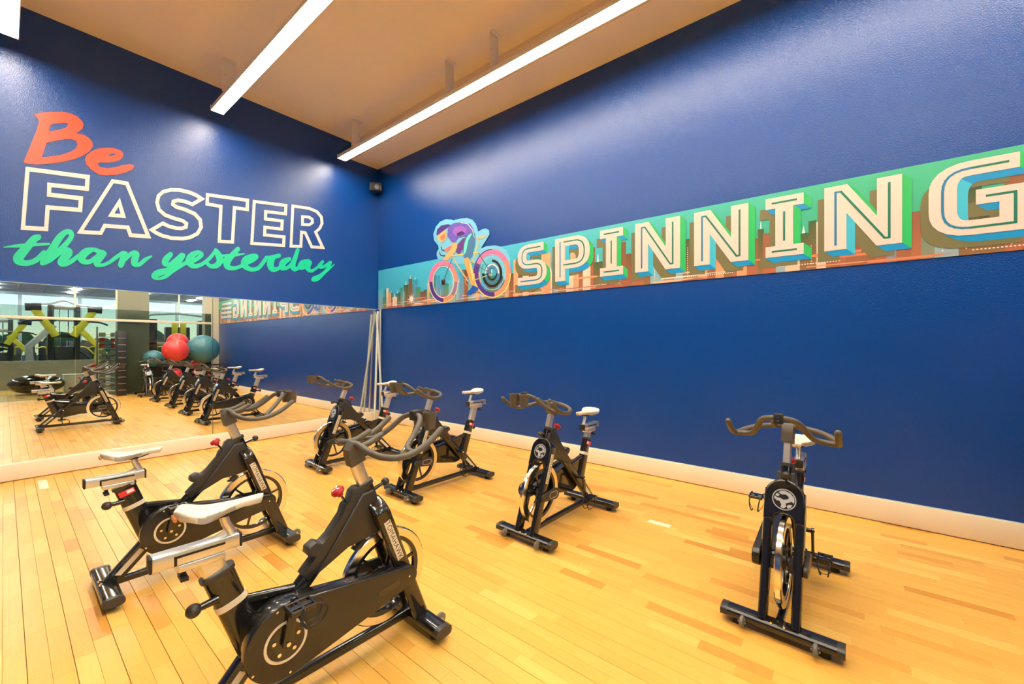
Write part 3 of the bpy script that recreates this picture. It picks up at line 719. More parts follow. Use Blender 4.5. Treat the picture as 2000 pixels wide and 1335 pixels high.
def make_bike():
    t = empty('spin_bike'); t['category'] = 'exercise bike'
    def stabil(y, front):
        s = tube('front_stabilizer' if front else 'rear_stabilizer', [(-.25, y, .060), (.25, y, .060)], .05, M['black'], t, rb=.027, n=24, ref=(0,1,0), sq=2.8)
        for sx in (-1, 1):
            tube('end_cap', [(sx*.249, y, .060), (sx*.272, y, .060), (sx*.282, y, .060)], .0512, M['cap'], s, rb=.028, n=24, ref=(0,1,0), sq=2.8)
            cyl('rubber_foot', (sx*.2, y, .001), (sx*.2, y, .038), .026, M['rubber'], s, 16, .022)
        for sx in (-1, 1): cyl('bolt', (sx*.03, y + (.034 if front else -.03), .083), (sx*.03, y + (.034 if front else -.03), .094), .009, M['chrome'], s, 6)
        return s
    s = stabil(YF, True); stabil(YR, False)
    for sx in (-1, 1):
        bm = bmesh.new(); lathe_bm(bm, (sx*.165, YF+.068, .05), [(.006, -.011), (.024, -.011), (.033, -.006), (.033, .006), (.024, .011), (.006, .011)], 18)
        obj('transport_wheel', bm, M['wheelr'], s)
        bm = bmesh.new()
        for k in (-1, 1): prism_bm(bm, [(YF+.03, .04), (YF+.03, .065), (YF+.068, .062), (YF+.076, .05), (YF+.068, .04)], sx*.165+k*.014-.0015, sx*.165+k*.014+.0015)
        cyl_bm(bm, (sx*.165-.02, YF+.068, .05), (sx*.165+.02, YF+.068, .05), .005, 10)
        obj('wheel_bracket', bm, M['chrome'], s)
    tube('bottom_rail', [(0, YR+.03, .072), (0, YF-.03, .072)], .02, M['black'], t, rb=.024, n=16, sq=3.5)
    # fork
    for sx in (-1, 1): tube('fork_leg', [fk(sx*.077, 0), fk(sx*.077, .40), fk(sx*.077, .70)], .024, M['black'], t, rb=.042, n=20, sq=3.2)
    out = [(-.1, .52), (-.1, .665)] + [(.1*math.cos(a), .665 + .1*math.sin(a)) for a in [math.pi*(1 - i/12) for i in range(1, 12)]] + [(.1, .665), (.1, .52), (.052, .525)] + [(.052*math.cos(a), .53 + .04*math.sin(a)) for a in [math.pi*i/8 for i in range(1, 8)]] + [(-.052, .525)]
    bm = bmesh.new(); fork_prism(bm, out, -.040, .043); bev(bm, .012, 3, 50)
    arch = obj('fork_crown', bm, M['black'], t)
    bm = bmesh.new(); fork_prism(bm, circ(0, .649, .062, 32), .0431, .0445); obj('badge', bm, M['ink'], arch)
    bm = bmesh.new()
    for r0, r1 in ((.054, .059),):
        n = 32
        for i in range(n):
            a, b = 2*math.pi*i/n, 2*math.pi*(i+1)/n
            bm.faces.new([bm.verts.new(fk(r*math.cos(q), .649+r*math.sin(q), .0451)) for r, q in ((r0,a),(r1,a),(r1,b),(r0,b))])
    for poly in ([(-.048,.018),(-.03,.04),(0,.05),(.02,.046),(.028,.034),(.012,.026),(-.006,.03),(-.022,.02),(-.02,.006),(.004,-.002),(.018,.006),(.034,.004),(.046,.014),(.05,0),(.036,-.012),(.022,-.012),(.012,-.03),(.016,-.046),(0,-.05),(-.012,-.036),(-.008,-.02),(-.024,-.012),(-.036,-.004),(-.048,-.012),(-.05,.004)],
                 [(.022,.022),(.032,.03),(.042,.024),(.042,.014),(.03,.012)], [(-.04,-.022),(-.022,-.024),(-.014,-.036),(-.02,-.046),(-.034,-.038)]):
        bm.faces.new([bm.verts.new(fk(p[0], .649+p[1], .0452)) for p in poly])
    obj('badge_emblem', bm, M['silver'], arch, 0)
    # name plates on the outer faces of the legs
    for sx in (-1, 1):
        bm = bmesh.new(); xx = sx*.1015
        poly = [(-.019,.405),(.019,.405),(.019,.645),(-.019,.645)]
        a = [bm.verts.new(fk(xx, p[1], p[0])) for p in poly]; b = [bm.verts.new(fk(xx+sx*.0012, p[1], p[0])) for p in poly]
        bm.faces.new(a); bm.faces.new(b)
        for i in range(4): bm.faces.new((a[i], a[(i+1)%4], b[(i+1)%4], b[i]))
        pl = obj('name_plate', bm, M['beige'], t)
        me = text_mesh('TOMAHAWK', .039, .0003, 1.05)
        xf(me, lambda a_, b_, c_: fk(xx+sx*(.0016+abs(c_)), .48 - a_, sx*b_) if False else fk(xx+sx*.0017, .525-a_, b_*sx))
        mobj('plate_lettering', me, M['ink'], pl, 0)
    # head tube and fixed parts
    ht = tube('head_tube', [fk(0, .62), fk(0, .85)], .026, M['black'], t, rb=.041, n=20, sq=2.8)
    tube('tube_collar', [fk(0, .84), fk(0, .86)], .031, M['cap'], ht, rb=.048, n=20, sq=2.8)
    # main tube, rear strut
    tube('main_tube', [(0, .13, .245), (0, .40, .53), (0, .685, .80)], .027, M['black'], t, rb=.037, n=18, sq=3.2)
    st = prism('rear_strut', [(-.085, .082), (.02, .082), (.28, .36), (.22, .39), (.15, .34)], -.026, .026, M['black'], t, .006)
    for sx in (-1, 1):
        x0, x1 = sorted((sx*.0262, sx*.0275)); prism('strut_plate', [(-.022, .118), (.008, .108), (.122, .228), (.099, .247)], x0, x1, M['beige'], st, 0)
    # seat tube
    ax = Vector((0, -.325, .9457)); S0 = Vector((0, .135, .36))
    stp = lambda d, x=0, n_=0: S0 + ax*d + Vector((x, 0, 0)) + Vector((0, .9457, .325))*n_
    sb = tube('seat_tube', [stp(-.06), stp(.15), stp(.33)], .031, M['black'], t, rb=.056, n=22, sq=2.6)
    tube('tube_collar', [stp(.325), stp(.341)], .036, M['cap'], sb, rb=.062, n=22, sq=2.6)
    tube('clamp_band', [stp(.176), stp(.203)], .0335, M['beige'], sb, rb=.0585, n=22, sq=2.6)
    for sx in (-1, 1):
     bm = bmesh.new(); a = [bm.verts.new(stp(p[0], sx*p[1], p[2])) for p in ((.31, .0322, -.045), (.31, .0322, .035), (.275, .0322, .035), (.275, .0322, -.045))]; b = [bm.verts.new(v.co + Vector((sx*.0012, 0, 0))) for v in a]
     bm.faces.new(a); bm.faces.new(b)
     for i in range(4): bm.faces.new((a[i], a[(i+1)%4], b[(i+1)%4], b[i]))
     rl = obj('warning_label', bm, M['redlabel'], sb, 0)
     bm = bmesh.new(); bm.faces.new([bm.verts.new(stp(p[0], sx*.0337, p[1])) for p in ((.304, -.005), (.304, .03), (.284, .03), (.284, -.005))]); obj('label_print', bm, M['white'], sb, 0)
    tube('link_tube', [stp(.155, 0, .04), (0, .35, .475)], .018, M['black'], t, rb=.02, n=14, sq=3)
    bm = bmesh.new(); prism_bm(bm, [(.13, .50), (.31, .455), (.22, .37)], -.006, .006); obj('gusset_plate', bm, M['black'], t)
    # knobs
    def knob(base, tip, name, r=.024, shaft=.012, par=None):
        base, tip = Vector(base), Vector(tip); d = (tip-base).normalized()
        bm = bmesh.new(); cyl_bm(bm, base, tip-d*.01, shaft, 14, shaft*.8); o = obj(name, bm, M['black'], t)
        bm = bmesh.new(); ball_bm(bm, tip, r, 16, 12, (1, 1, 1)); obj('knob_ball', bm, M['plastic'], o)
        return o
    knob(stp(.245, .026, -.035), stp(.270, .040, -.112), 'seat_height_lever', .026, .016)
    knob(fk(0, .79, .035), fk(-.012, .78, .115), 'bar_height_lever', .022, .011)
    # sweat guard along the main tube, side shroud
    prism('sweat_guard', [(.375,.50),(.345,.535),(.40,.592),(.405,.598),(.368,.618),(.372,.650),(.408,.668),(.436,.652),(.470,.678),(.535,.755),(.548,.795),(.575,.815),(.588,.855),(.612,.872),(.648,.868),(.70,.78),(.66,.74)], -.034, .034, M['plastic'], t, .006)
    prism('side_shroud', [(.40,.515),(.635,.835),(.70,.84),(.765,.685),(.735,.615),(.66,.60),(.56,.59)], -.046, .046, M['plastic'], t, .010, 3)
    rod = cyl('tension_rod', (0, .575, .79), (0, .538, .85), .006, M['black'], t, 10)
    bm = bmesh.new(); lathe_bm(bm, (0, 0, 0), [(.001, 0), (.014, 0), (.018, .014), (.031, .02), (.033, .03), (.026, .041), (.001, .046)], 24, 'Z')
    bmesh.ops.transform(bm, matrix=Matrix.Translation((0, .54, .845)) @ Matrix.Rotation(R(32), 4, 'X'), verts=bm.verts)
    obj('tension_knob', bm, M['red'], rod)
    bm = bmesh.new()
    for q in range(3):
        a = R(120*q); 
        pts = [(0,0),(.018*math.cos(a),.018*math.sin(a)),(.024*math.cos(a+.5),.024*math.sin(a+.5)),(.010*math.cos(a+.7),.010*math.sin(a+.7))]
        bm.faces.new([bm.verts.new((p[0], p[1], .0455)) for p in pts])
    bmesh.ops.transform(bm, matrix=Matrix.Translation((0, .54, .846)) @ Matrix.Rotation(R(32), 4, 'X'), verts=bm.verts)
    obj('knob_print', bm, M['white'], rod, 0)
    # flywheel
    fc = (0, .786, .346)
    bm = bmesh.new(); lathe_bm(bm, fc, [(.205, -.017), (.243, -.017), (.249, -.012), (.249, .012), (.243, .017), (.205, .017)], 64)
    fw = obj('flywheel', bm, M['steel'], t)
    bm = bmesh.new(); lathe_bm(bm, fc, [(.183, -.012), (.2045, -.014), (.2045, .014), (.183, .012)], 64); obj('inner_rim', bm, M['black'], fw)
    bm = bmesh.new(); lathe_bm(bm, fc, [(.012, -.05), (.028, -.05), (.03, -.02), (.045, -.015), (.045, .015), (.03, .02), (.028, .05), (.012, .05)], 28); obj('hub', bm, M['cap'], fw)
    for k in range(6):
        a = R(60*k + 15); d = Vector((0, math.cos(a), math.sin(a))); q = Vector((0, -math.sin(a), math.cos(a))); bm = bmesh.new(); c0 = Vector(fc)
        vs = [[bm.verts.new(c0 + d*rr + q*w_*s1 + Vector((s2*.006, 0, 0))) for s1, s2 in ((-1,-1),(1,-1),(1,1),(-1,1))] for rr, w_ in ((.043, .010), (.185, .006))]
        bm.faces.new(vs[0]); bm.faces.new(vs[1])
        for i in range(4): bm.faces.new((vs[0][i], vs[0][(i+1)%4], vs[1][(i+1)%4], vs[1][i]))
        obj('spoke', bm, M['black'], fw)
    hc = prism('hub_cover', hull2((.715, .352), .046, (.875, .355), .030, 16), -.122, -.1015, M['plastic'], t, .004)
    bm = bmesh.new(); 
    q = hull2((.725, .353), .026, (.785, .354), .026, 14); q2 = hull2((.725, .353), .0225, (.785, .354), .0225, 14)
    for i in range(len(q)): bm.faces.new([bm.verts.new((-.1225, *p)) for p in (q[i], q[(i+1)%len(q)], q2[(i+1)%len(q)], q2[i])])
    obj('cover_outline', bm, M['beige'], hc, 0)
    for sx in (-1, 1): prism('axle_bracket', [(.76, .33), (.76, .362), (.87, .385), (.89, .33)], sx*.043-.012, sx*.043+.012, M['plastic'], t, .002)
    cyl('axle', (-.1, .786, .346), (.1, .786, .346), .009, M['chrome'], t, 12)
    bk = prism('brake_block', [(.60, .55), (.65, .59), (.675, .58), (.64, .55)], -.022, .022, M['plastic'], t, .003)
    cyl('cable_guide', (0, .62, .56), (0, .60, .62), .005, M['chrome'], bk, 8)
    # chain guard
    cg = prism('chain_guard', hull2((.238, .352), .158, (.845, .362), .052, 40), .104, .146, M['guard'], t, .007, 3)
    prism('guard_back', hull2((.238, .352), .142, (.79, .36), .042, 36), .028, .1035, M['black'], cg, .004)
    bm = bmesh.new(); lathe_bm(bm, (.1465, .234, .353), [(.074, 0), (.086, 0), (.085, .0015), (.075, .0015)], 44); obj('guard_ring', bm, M['beige'], cg)
    bm = bmesh.new(); cyl_bm(bm, (.1462, .234, .353), (.149, .234, .353), .073, 40); sp_ = obj('sprocket_cover', bm, M['black'], cg)
    bm = bmesh.new()
    for k in range(5): a = R(72*k+20); cyl_bm(bm, (.149, .234+.05*math.cos(a), .353+.05*math.sin(a)), (.153, .234+.05*math.cos(a), .353+.05*math.sin(a)), .008, 8)
    obj('chainring_bolts', bm, M['chrome'], cg)
    bm = bmesh.new()
    for y_, z_ in ((.11, .28), (.25, .215), (.845, .365), (.20, .49)): cyl_bm(bm, (.1462, y_, z_), (.148, y_, z_), .005, 8)
    obj('guard_screws', bm, M['chrome'], cg)
    q = hull2((.68, .35), .018, (.77, .358), .018, 12); prism('guard_recess', q, .1462, .1475, M['black'], cg, 0)
    # cranks and pedals
    cyl('crank_axle', (-.10, .234, .353), (.172, .234, .353), .014, M['black'], t, 14)
    for sx, py, pz in ((1, .26, .52), (-1, .21, .186)):
        x0 = .156 if sx > 0 else -.086
        q = hull2((.234, .353), .021, (py, pz), .015, 14); xa, xb = sorted((x0, x0 + sx*.016))
        ca = prism('crank_arm', q, xa, xb, M['black'], t, .003)
        cyl('crank_bolt', (x0+sx*.016, .234, .353), (x0+sx*.02, .234, .353), .009, M['chrome'], ca, 8)
        x1 = x0 + sx*.016
        # pedal hangs nose down, with a toe cage and strap
        pd_ = empty_mesh_pedal(x1, py, pz, sx, t)
    # seat post and saddle group, moved together for each bike
    seat = tube('seat_post', [stp(.05), stp(.25), stp(.385)], .0215, M['alu'], t, rb=.043, n=18, sq=4)
    seat['g'] = 1
    for sx in (-1, 1):
        bm = bmesh.new()
        for q in range(6):
            d_ = .20 + q*.028
            bm.faces.new([bm.verts.new(stp(d_+a_, sx*.0219, b_)) for a_, b_ in ((0, -.012), (0, .010+.006*(q % 2)), (.0022, .010+.006*(q % 2)), (.0022, -.012))])
        obj('scale_marks', bm, M['white'], seat, 0)
    sl = box('saddle_slider', (-.03, -.155, .712), (.03, .122, .766), M['alu'], t, .006); sl['g'] = 1
    for y0_, y1_ in ((-.163, -.154), (.121, .130)): box('slider_cap', (-.031, y0_, .711), (.031, y1_, .767), M['rubber'], sl, .004)
    for sx in (-1, 1):
        a_, b_ = sorted((sx*.0302, sx*.0318)); bm = bmesh.new(); add_box(bm, (a_, -.09, .741), (b_, .07, .750)); add_box(bm, (a_, -.092, .714), (b_, -.083, .750)); obj('slider_groove', bm, M['ink'], sl)
    box('slider_clamp', (-.034, -.08, .684), (.034, .07, .7115), M['alu'], sl, .004)
    bm = bmesh.new(); cyl_bm(bm, (0, -.06, .684), (0, -.06, .659), .009, 12); add_box(bm, (-.032, -.072, .646), (.032, -.048, .660)); obj('slider_lever', bm, M['rubber'], sl)
    sm = tube('saddle_stem', [(0, .102, .765), (0, .078, .815), (0, .066, .868)], .0165, M['alu'], t, n=16); sm['g'] = 1
    bm = bmesh.new(); prism_bm(bm, [(.03, .766), (.088, .766), (.08, .81), (.068, .785)], -.004, .004); obj('stem_gusset', bm, M['alu'], sm)
    sd = make_saddle(t); sd['g'] = 1
    # handlebar group
    hp = tube('handlebar_post', [fk(0, .72), fk(0, .985)], .0205, M['alu'], t, rb=.032, n=16, sq=4); hp['g'] = 2
    Hc = Vector((0, .612, 1.075))
    bm = bmesh.new()
    prism_bm(bm, [(.585, .975), (.662, 1.002), (.648, 1.06), (.63, 1.10), (.592, 1.105), (.566, 1.065), (.568, 1.03)], -.031, .031); bev(bm, .004, 2, 40)
    hb = obj('handlebar_head', bm, M['grip'], t, 18); hb['g'] = 2
    def hp_(pts): return [tuple(Hc + Vector(p)) for p in pts]
    for sx in (-1, 1):
        tube('outer_grip_bar', hp_([(0,.0,.012),(sx*.06,-.002,.012),(sx*.15,0,-.004),(sx*.21,.03,-.022),(sx*.243,.095,-.034),(sx*.25,.18,-.028),(sx*.252,.275,.008),(sx*.252,.358,.066)]), .0165, M['grip'], hb, n=14, ref=(0,0,1), smooth=5, round_end=True)
        tube('short_grip', hp_([(sx*.07,.0,.012),(sx*.062,.05,.02),(sx*.06,.115,.05)]), .0155, M['grip'], hb, n=14, ref=(0,0,1), smooth=4, round_end=True)
        tube('inner_grip_bar', hp_([(sx*.248,.195,-.026),(sx*.20,.192,-.024),(sx*.15,.222,-.010),(sx*.118,.285,.035),(sx*.085,.345,.092),(sx*.04,.37,.111),(0,.373,.112)]), .0155, M['grip'], hb, n=14, ref=(0,0,1), smooth=5)
    cl = box('bar_clamp', tuple(Hc+Vector((-.022,.347,.084))), tuple(Hc+Vector((.022,.397,.138))), M['rubber'], hb, .004)
    bm = bmesh.new()
    for k in (.102, .120): cyl_bm(bm, Hc+Vector((0,.397,k)), Hc+Vector((0,.401,k)), .006, 10)
    o = obj('clamp_bolts', bm, M['chrome'], hb)
    for sx in (-1, 1):
        bm = bmesh.new(); c0 = Hc + Vector((sx*.052, .440, .067))
        lathe_bm(bm, c0, [(.026, -.035), (.030, -.035), (.040, .055), (.041, .06), (.037, .06), (.036, .055)], 26, 'Z')
        cyl_bm(bm, c0+Vector((0,0,-.036)), c0+Vector((0,0,-.030)), .0305, 20)
        if sx < 0: add_box(bm, Hc+Vector((-.03, .39, .077)), Hc+Vector((.03, .42, .107)))
        d = obj('drink_holder', bm, M['grip'], hb)
    return t

def empty_mesh_pedal(x1, py, pz, sx, t):
    bm = bmesh.new(); cx_ = x1 + sx*.055
    for s_ in (-1, 1):
        a_, b_ = sorted((cx_+s_*.036-.005, cx_+s_*.036+.005)); add_box(bm, (a_, py-.05, pz-.011), (b_, py+.05, pz+.011))
    for s_ in (-1, 1): add_box(bm, (cx_-.04, py+s_*.045-.005, pz-.010), (cx_+.04, py+s_*.045+.005, pz+.010))
    cyl_bm(bm, (x1, py, pz), (cx_+sx*.045, py, pz), .009, 12); add_box(bm, (cx_-.012, py-.045, pz-.008), (cx_+.012, py+.045, pz+.008))
    bev(bm, .002, 1, 50)
    p = obj('pedal', bm, M['black'], t)
    for s_ in (-1, 1):
        tube('toe_cage', [(cx_+s_*.03, py+.05, pz), (cx_+s_*.03, py+.085, pz-.012), (cx_+s_*.026, py+.10, pz-.045), (cx_+s_*.02, py+.075, pz-.085), (cx_+s_*.02, py+.03, pz-.09)], .004, M['rubber'], p, n=8, smooth=4)
    tube('strap', [(cx_-.042, py, pz+.01), (cx_-.045, py+.005, pz-.045), (cx_-.02, py+.02, pz-.092), (cx_+.02, py+.02, pz-.092), (cx_+.045, py+.005, pz-.045), (cx_+.042, py, pz+.01), (cx_+.05, py-.02, pz-.05)], .0055, M['rubber'], p, rb=.0015, n=8, ref=(0,1,0), smooth=4)
    return p

def make_saddle(t):
    bm = bmesh.new(); nS, nA = 22, 14; y0, y1 = -.088, .216; rows = []
    def hw(s):
        return .004 + .068*math.sin(min(1, s/.16)*math.pi/2)**.8 * (1 if s < .22 else max(0, 1-((s-.22)/.5))**1.3 if s < .72 else 0) + (.021*min(1, s/.1)) * (1 if s < .93 else math.sqrt(max(0, 1-((s-.93)/.07)**2)))
    for i in range(nS+1):
        s = i/nS; y = y0 + (y1-y0)*s; w_ = max(.003, hw(s)); top = .899 + .018*math.exp(-((s-.1)/.16)**2) - .003*math.sin(s*math.pi) + .001*s
        th = (.034 + .018*math.exp(-((s-.28)/.2)**2)) * (1 if .03 < s < .97 else .45)
        ring = []
        for j in range(nA+1):
            a = math.pi*(j/nA) ; x = w_*math.cos(a); z = top - th*.35*(1-math.sin(a)**.8) - (.010 if abs(math.cos(a)) < .18 and s < .75 else 0)
            ring.append(bm.verts.new((x, y, z)))
        for x, z in ((-w_*.97, top-th*.8), (-w_*.62, top-th), (0, top-th*.85), (w_*.62, top-th), (w_*.97, top-th*.8)): ring.append(bm.verts.new((x, y, z)))
        rows.append(ring)
    n = len(rows[0])
    for i in range(nS):
        for j in range(n): bm.faces.new((rows[i][j], rows[i][(j+1)%n], rows[i+1][(j+1)%n], rows[i+1][j]))
    bm.faces.new(rows[0]); bm.faces.new(rows[-1][::-1])
    bmesh.ops.recalc_face_normals(bm, faces=bm.faces); bm.faces.ensure_lookup_table()
    for fc_ in bm.faces:
        c = fc_.calc_center_median(); s = (c.y-y0)/(y1-y0)
        if abs(fc_.normal.z) < .75 and .08 < s < .62 and c.z < .899 - .012 - .02*abs(s-.33): fc_.material_index = 1
    o = obj('saddle', bm, [M['cream'], M['saddleside']], t, 60)
    bm = bmesh.new()
    for sx in (-1, 1): sweep(bm, cr([(sx*.03, -.04, .866), (sx*.024, .01, .853), (sx*.022, .09, .853), (sx*.012, .18, .878)], 4), .0035, n=8)
    add_box(bm, (-.026, .047, .848), (.026, .09, .866))
    obj('saddle_rails', bm, M['rubber'], o)
    bm = bmesh.new(); add_box(bm, (-.028, -.092, .876), (.028, -.082, .892)); bev(bm, .003); obj('rear_bumper', bm, M['orange'], o)
    return o

def copy_tree(o, parent=None):
    c = o.copy(); COL.objects.link(c)
    if parent: c.parent = parent
    for ch in list(o.children): copy_tree(ch, c)
    return c
proto = make_bike()
# (x, y of rear foot, heading deg from +Y, bar lift, seat lift, holders, label)
bikes = [
 (3.976, -4.489, 0, 0, -.006, 1, 'black spin bike by the mirror wall with the red label on its seat tube'),
 (5.656, -4.440, -2.3, 0, .057, 1, 'largest black spin bike in front, cut off at the lower edge, without a red label'),
 (2.497, -1.481, 177.7, 0, .16, 1, 'farthest black spin bike, in the corner in front of the leaning poles'),
 (4.132, -1.389, 177.2, 0, .153, 1, 'black spin bike between the corner bike and the one at centre'),
 (5.679, -1.341, 177.8, 0, .057, 1, 'black spin bike alone at the centre, with two drink holders on its bar'),
 (7.394, -1.338, 178.2, .010, .02, 0, 'black spin bike nearest the right edge, seen head on, without drink holders'),
 (9.8, -2.14, 92, 0, .05, 0, 'distant spin bike seen head on only in the mirror, beside the ball stand'),
]
for i, (x, y, rz, bl, sl_, holders, lab) in enumerate(bikes):
    b = proto if i == 0 else copy_tree(proto)
    b.location = (x, y, 0); b.rotation_euler = (0, 0, R(rz)); tag(b, lab, 'exercise bike', 'black indoor cycling bikes with cream saddles')
    for ch in list(b.children):
        g_ = ch.get('g')
        if g_ == 1 and sl_: ch.location = Vector((0, -.40, .916))*sl_
        if g_ == 2 and bl: ch.location = DV*bl
        if g_ == 2 and not holders:
            for k in list(ch.children):
                if k.name.startswith('drink_holder'): bpy.data.objects.remove(k)
        if ch.name.startswith('seat_tube') and i != 0:
            for k in list(ch.children):
                if k.name.startswith(('warning_label', 'label_print')) and i in (1,): bpy.data.objects.remove(k)
for o in bpy.data.objects:
    if 'g' in o: del o['g']

# ------------------------------------------------------------------ ball stand and balls (seen in the mirror)
def mpt(u, v, X): y, z = onx(u, v, X, True); return (X, y, z)
stand = empty('ball_stand', (9.55, -.95, 0)); tag(stand, 'dark metal stand holding exercise balls at the far end of the right wall', 'rack')
for sx in (-.3, .3):
    for sy in (-.85, .0, .85): cyl('upright', (sx, sy, 0.001), (sx, sy, .88), .018, M['mblack'], stand, 10)
for z in (.5, .88):
    for sx in (-.3, .3): cyl('rail', (sx, -.87, z), (sx, .87, z), .016, M['mblack'], stand, 10)
for (u, v, X, r, m, lab) in ((397, 681, 9.45, .47, 'tealball', 'big teal exercise ball on the ball stand nearest the right wall'),
    (343, 684, 9.1, .35, 'redball', 'front red exercise ball on top of the ball stand'),
    (347, 668, 9.93, .30, 'redball', 'red exercise ball peeping over the front red one'),
    (300, 700, 10.0, .27, 'tealball', 'dark teal exercise ball at the left end of the stand'),
    (343, 729, 9.3, .17, 'redball', 'small red exercise ball low on the stand'),
    (387, 711, 9.7, .21, 'redball', 'red exercise ball under the big teal one')):
    p = mpt(u, v, X); b = empty('exercise_ball', p); tag(b, lab, 'exercise ball', 'exercise balls on the stand')
    bm = bmesh.new(); ball_bm(bm, (0, 0, 0), r, 36, 24); obj('ball_skin', bm, M[m], b, 80)
    cyl('valve_plug', (-r*.6, -r*.8, 0), (-r*.602, -r*.802, 0), .012, M['white'], b, 10)

# ------------------------------------------------------------------ glass end of the room
part = empty('glass_partition', (XE, -2.6, 0)); tag(part, 'smoked glass partition with a cream rail at the open end of the room', 'partition')
edges = [-8.9, -5.2, -3.62, -2.72, -1.15, -.24]
for i in range(5):
    a, b = edges[i]+2.6+.004, edges[i+1]+2.6-.004
    box('glass_pane', (-.07, a, .01), (-.06, b, 2.69), M['tint'], part)
    box('upper_pane', (-.02, a, 2.69), (-.012, b, 3.75), M['glass'], part)
box('rail', (-.11, -6.3, 2.31), (-.072, 2.36, 2.385), M['skirt'], part, .004)
for i in range(1, 5): box('mullion', (-.03, edges[i]+2.6-.02, 2.70), (.03, edges[i]+2.6+.02, 3.75), M['skirt'], part)
struct('wall_pier', (XE+.02, -2.70, 0), (XE+.3, -1.93, 3.75), M['colw'])
struct('wall_jamb', (XE-.05, -.42, 0), (XE+.3, 0, 3.75), M['colw'])
struct('wall_far_low', (14.9, YB, 0), (15.1, -2.75, 1.0), M['greyp'])
struct('wall_dais', (XE+.02, -1.93, 0), (XE+.2, -.42, 1.0), M['greyp'])
# gym hall beyond
struct('floor_gym', (XE+.2, YB, -.08), (28, 9, -.013), M['gfloor'])
gz = 4.5
cg_ = empty('gym_ceiling_grid', (20, -2, gz)); tag(cg_, 'grey tiled gym ceiling beyond the glass', kind='structure')
bm = bmesh.new()
for i in range(16):
    for j in range(20):
        xx = 11 + i*1.08 - 20; yy = -9 + j*.9 + 2
        add_box(bm, (xx+.02, yy+.02, 0), (xx+1.06, yy+.88, .03))
tl = obj('ceiling_tiles', bm, M['gceil'], cg_, 0); tl['kind'] = 'stuff'
box('grid_bars', (-9.2, -7, .031), (8.3, 11, .06), M['white'], cg_)
for i in range(7):
    for j in range(7):
        xx, yy = 12.6 + i*2.16, -8.1 + j*2.7
        lt = box('gym_ceiling_light', (xx, yy, gz-.03), (xx+.98, yy+.28, gz-.004), M['gymlit']); tag(lt, 'bright ceiling panel light in the gym beyond the glass', 'ceiling light', 'panel lights in the gym hall')
# window wall of the gym
win = empty('window_1', (28, 0, 0)); tag(win, 'tall gym windows looking out on sky and trees', kind='structure')
for j in range(8):
    yy = -9 + j*2.3
    box('window_post', (-.08, yy-.07, 0), (.08, yy+.07, gz), M['frame'], win)
    box('window_pane', (-.01, yy+.07, .5), (.01, yy+2.23, gz-.15), M['glass'], win)
box('sill', (-.2, -9, 0), (.1, 9, .5), M['white'], win)
box('head', (-.1, -9, gz-.15), (.1, 9, gz+.06), M['frame'], win)
struct('wall_gym_north', (XE+.2, 9, 0), (28.1, 9.2, gz+.06), M['colw'])
struct('wall_gym_pier', (XE+.3, 0, 0), (XE+.5, 9, gz+.06), M['colw'])
struct('ground_outside', (28.1, -30, -.3), (90, 30, -.1), M['leaf'])
rt = random.Random(5)
for k in range(7):
    yy = -14 + k*4.3
    tr_ = empty('garden_tree', (36+rt.random()*4, yy, -.1)); tag(tr_, 'round green tree outside the gym windows, %s along the row' % ('first', 'second', 'third', 'fourth', 'fifth', 'sixth', 'last')[k], 'tree', 'trees outside the gym windows')
    cyl('trunk', (0, 0, 0), (0, 0, 1.2), .12, M['colw'], tr_, 8)
    bm = bmesh.new()
    for q in range(7): ball_bm(bm, (rt.uniform(-.9,.9), rt.uniform(-1.4,1.4), rt.uniform(.9, 2.0)), rt.uniform(.6, 1.0), 10, 8)
    obj('crown', bm, M['leaf'], tr_)

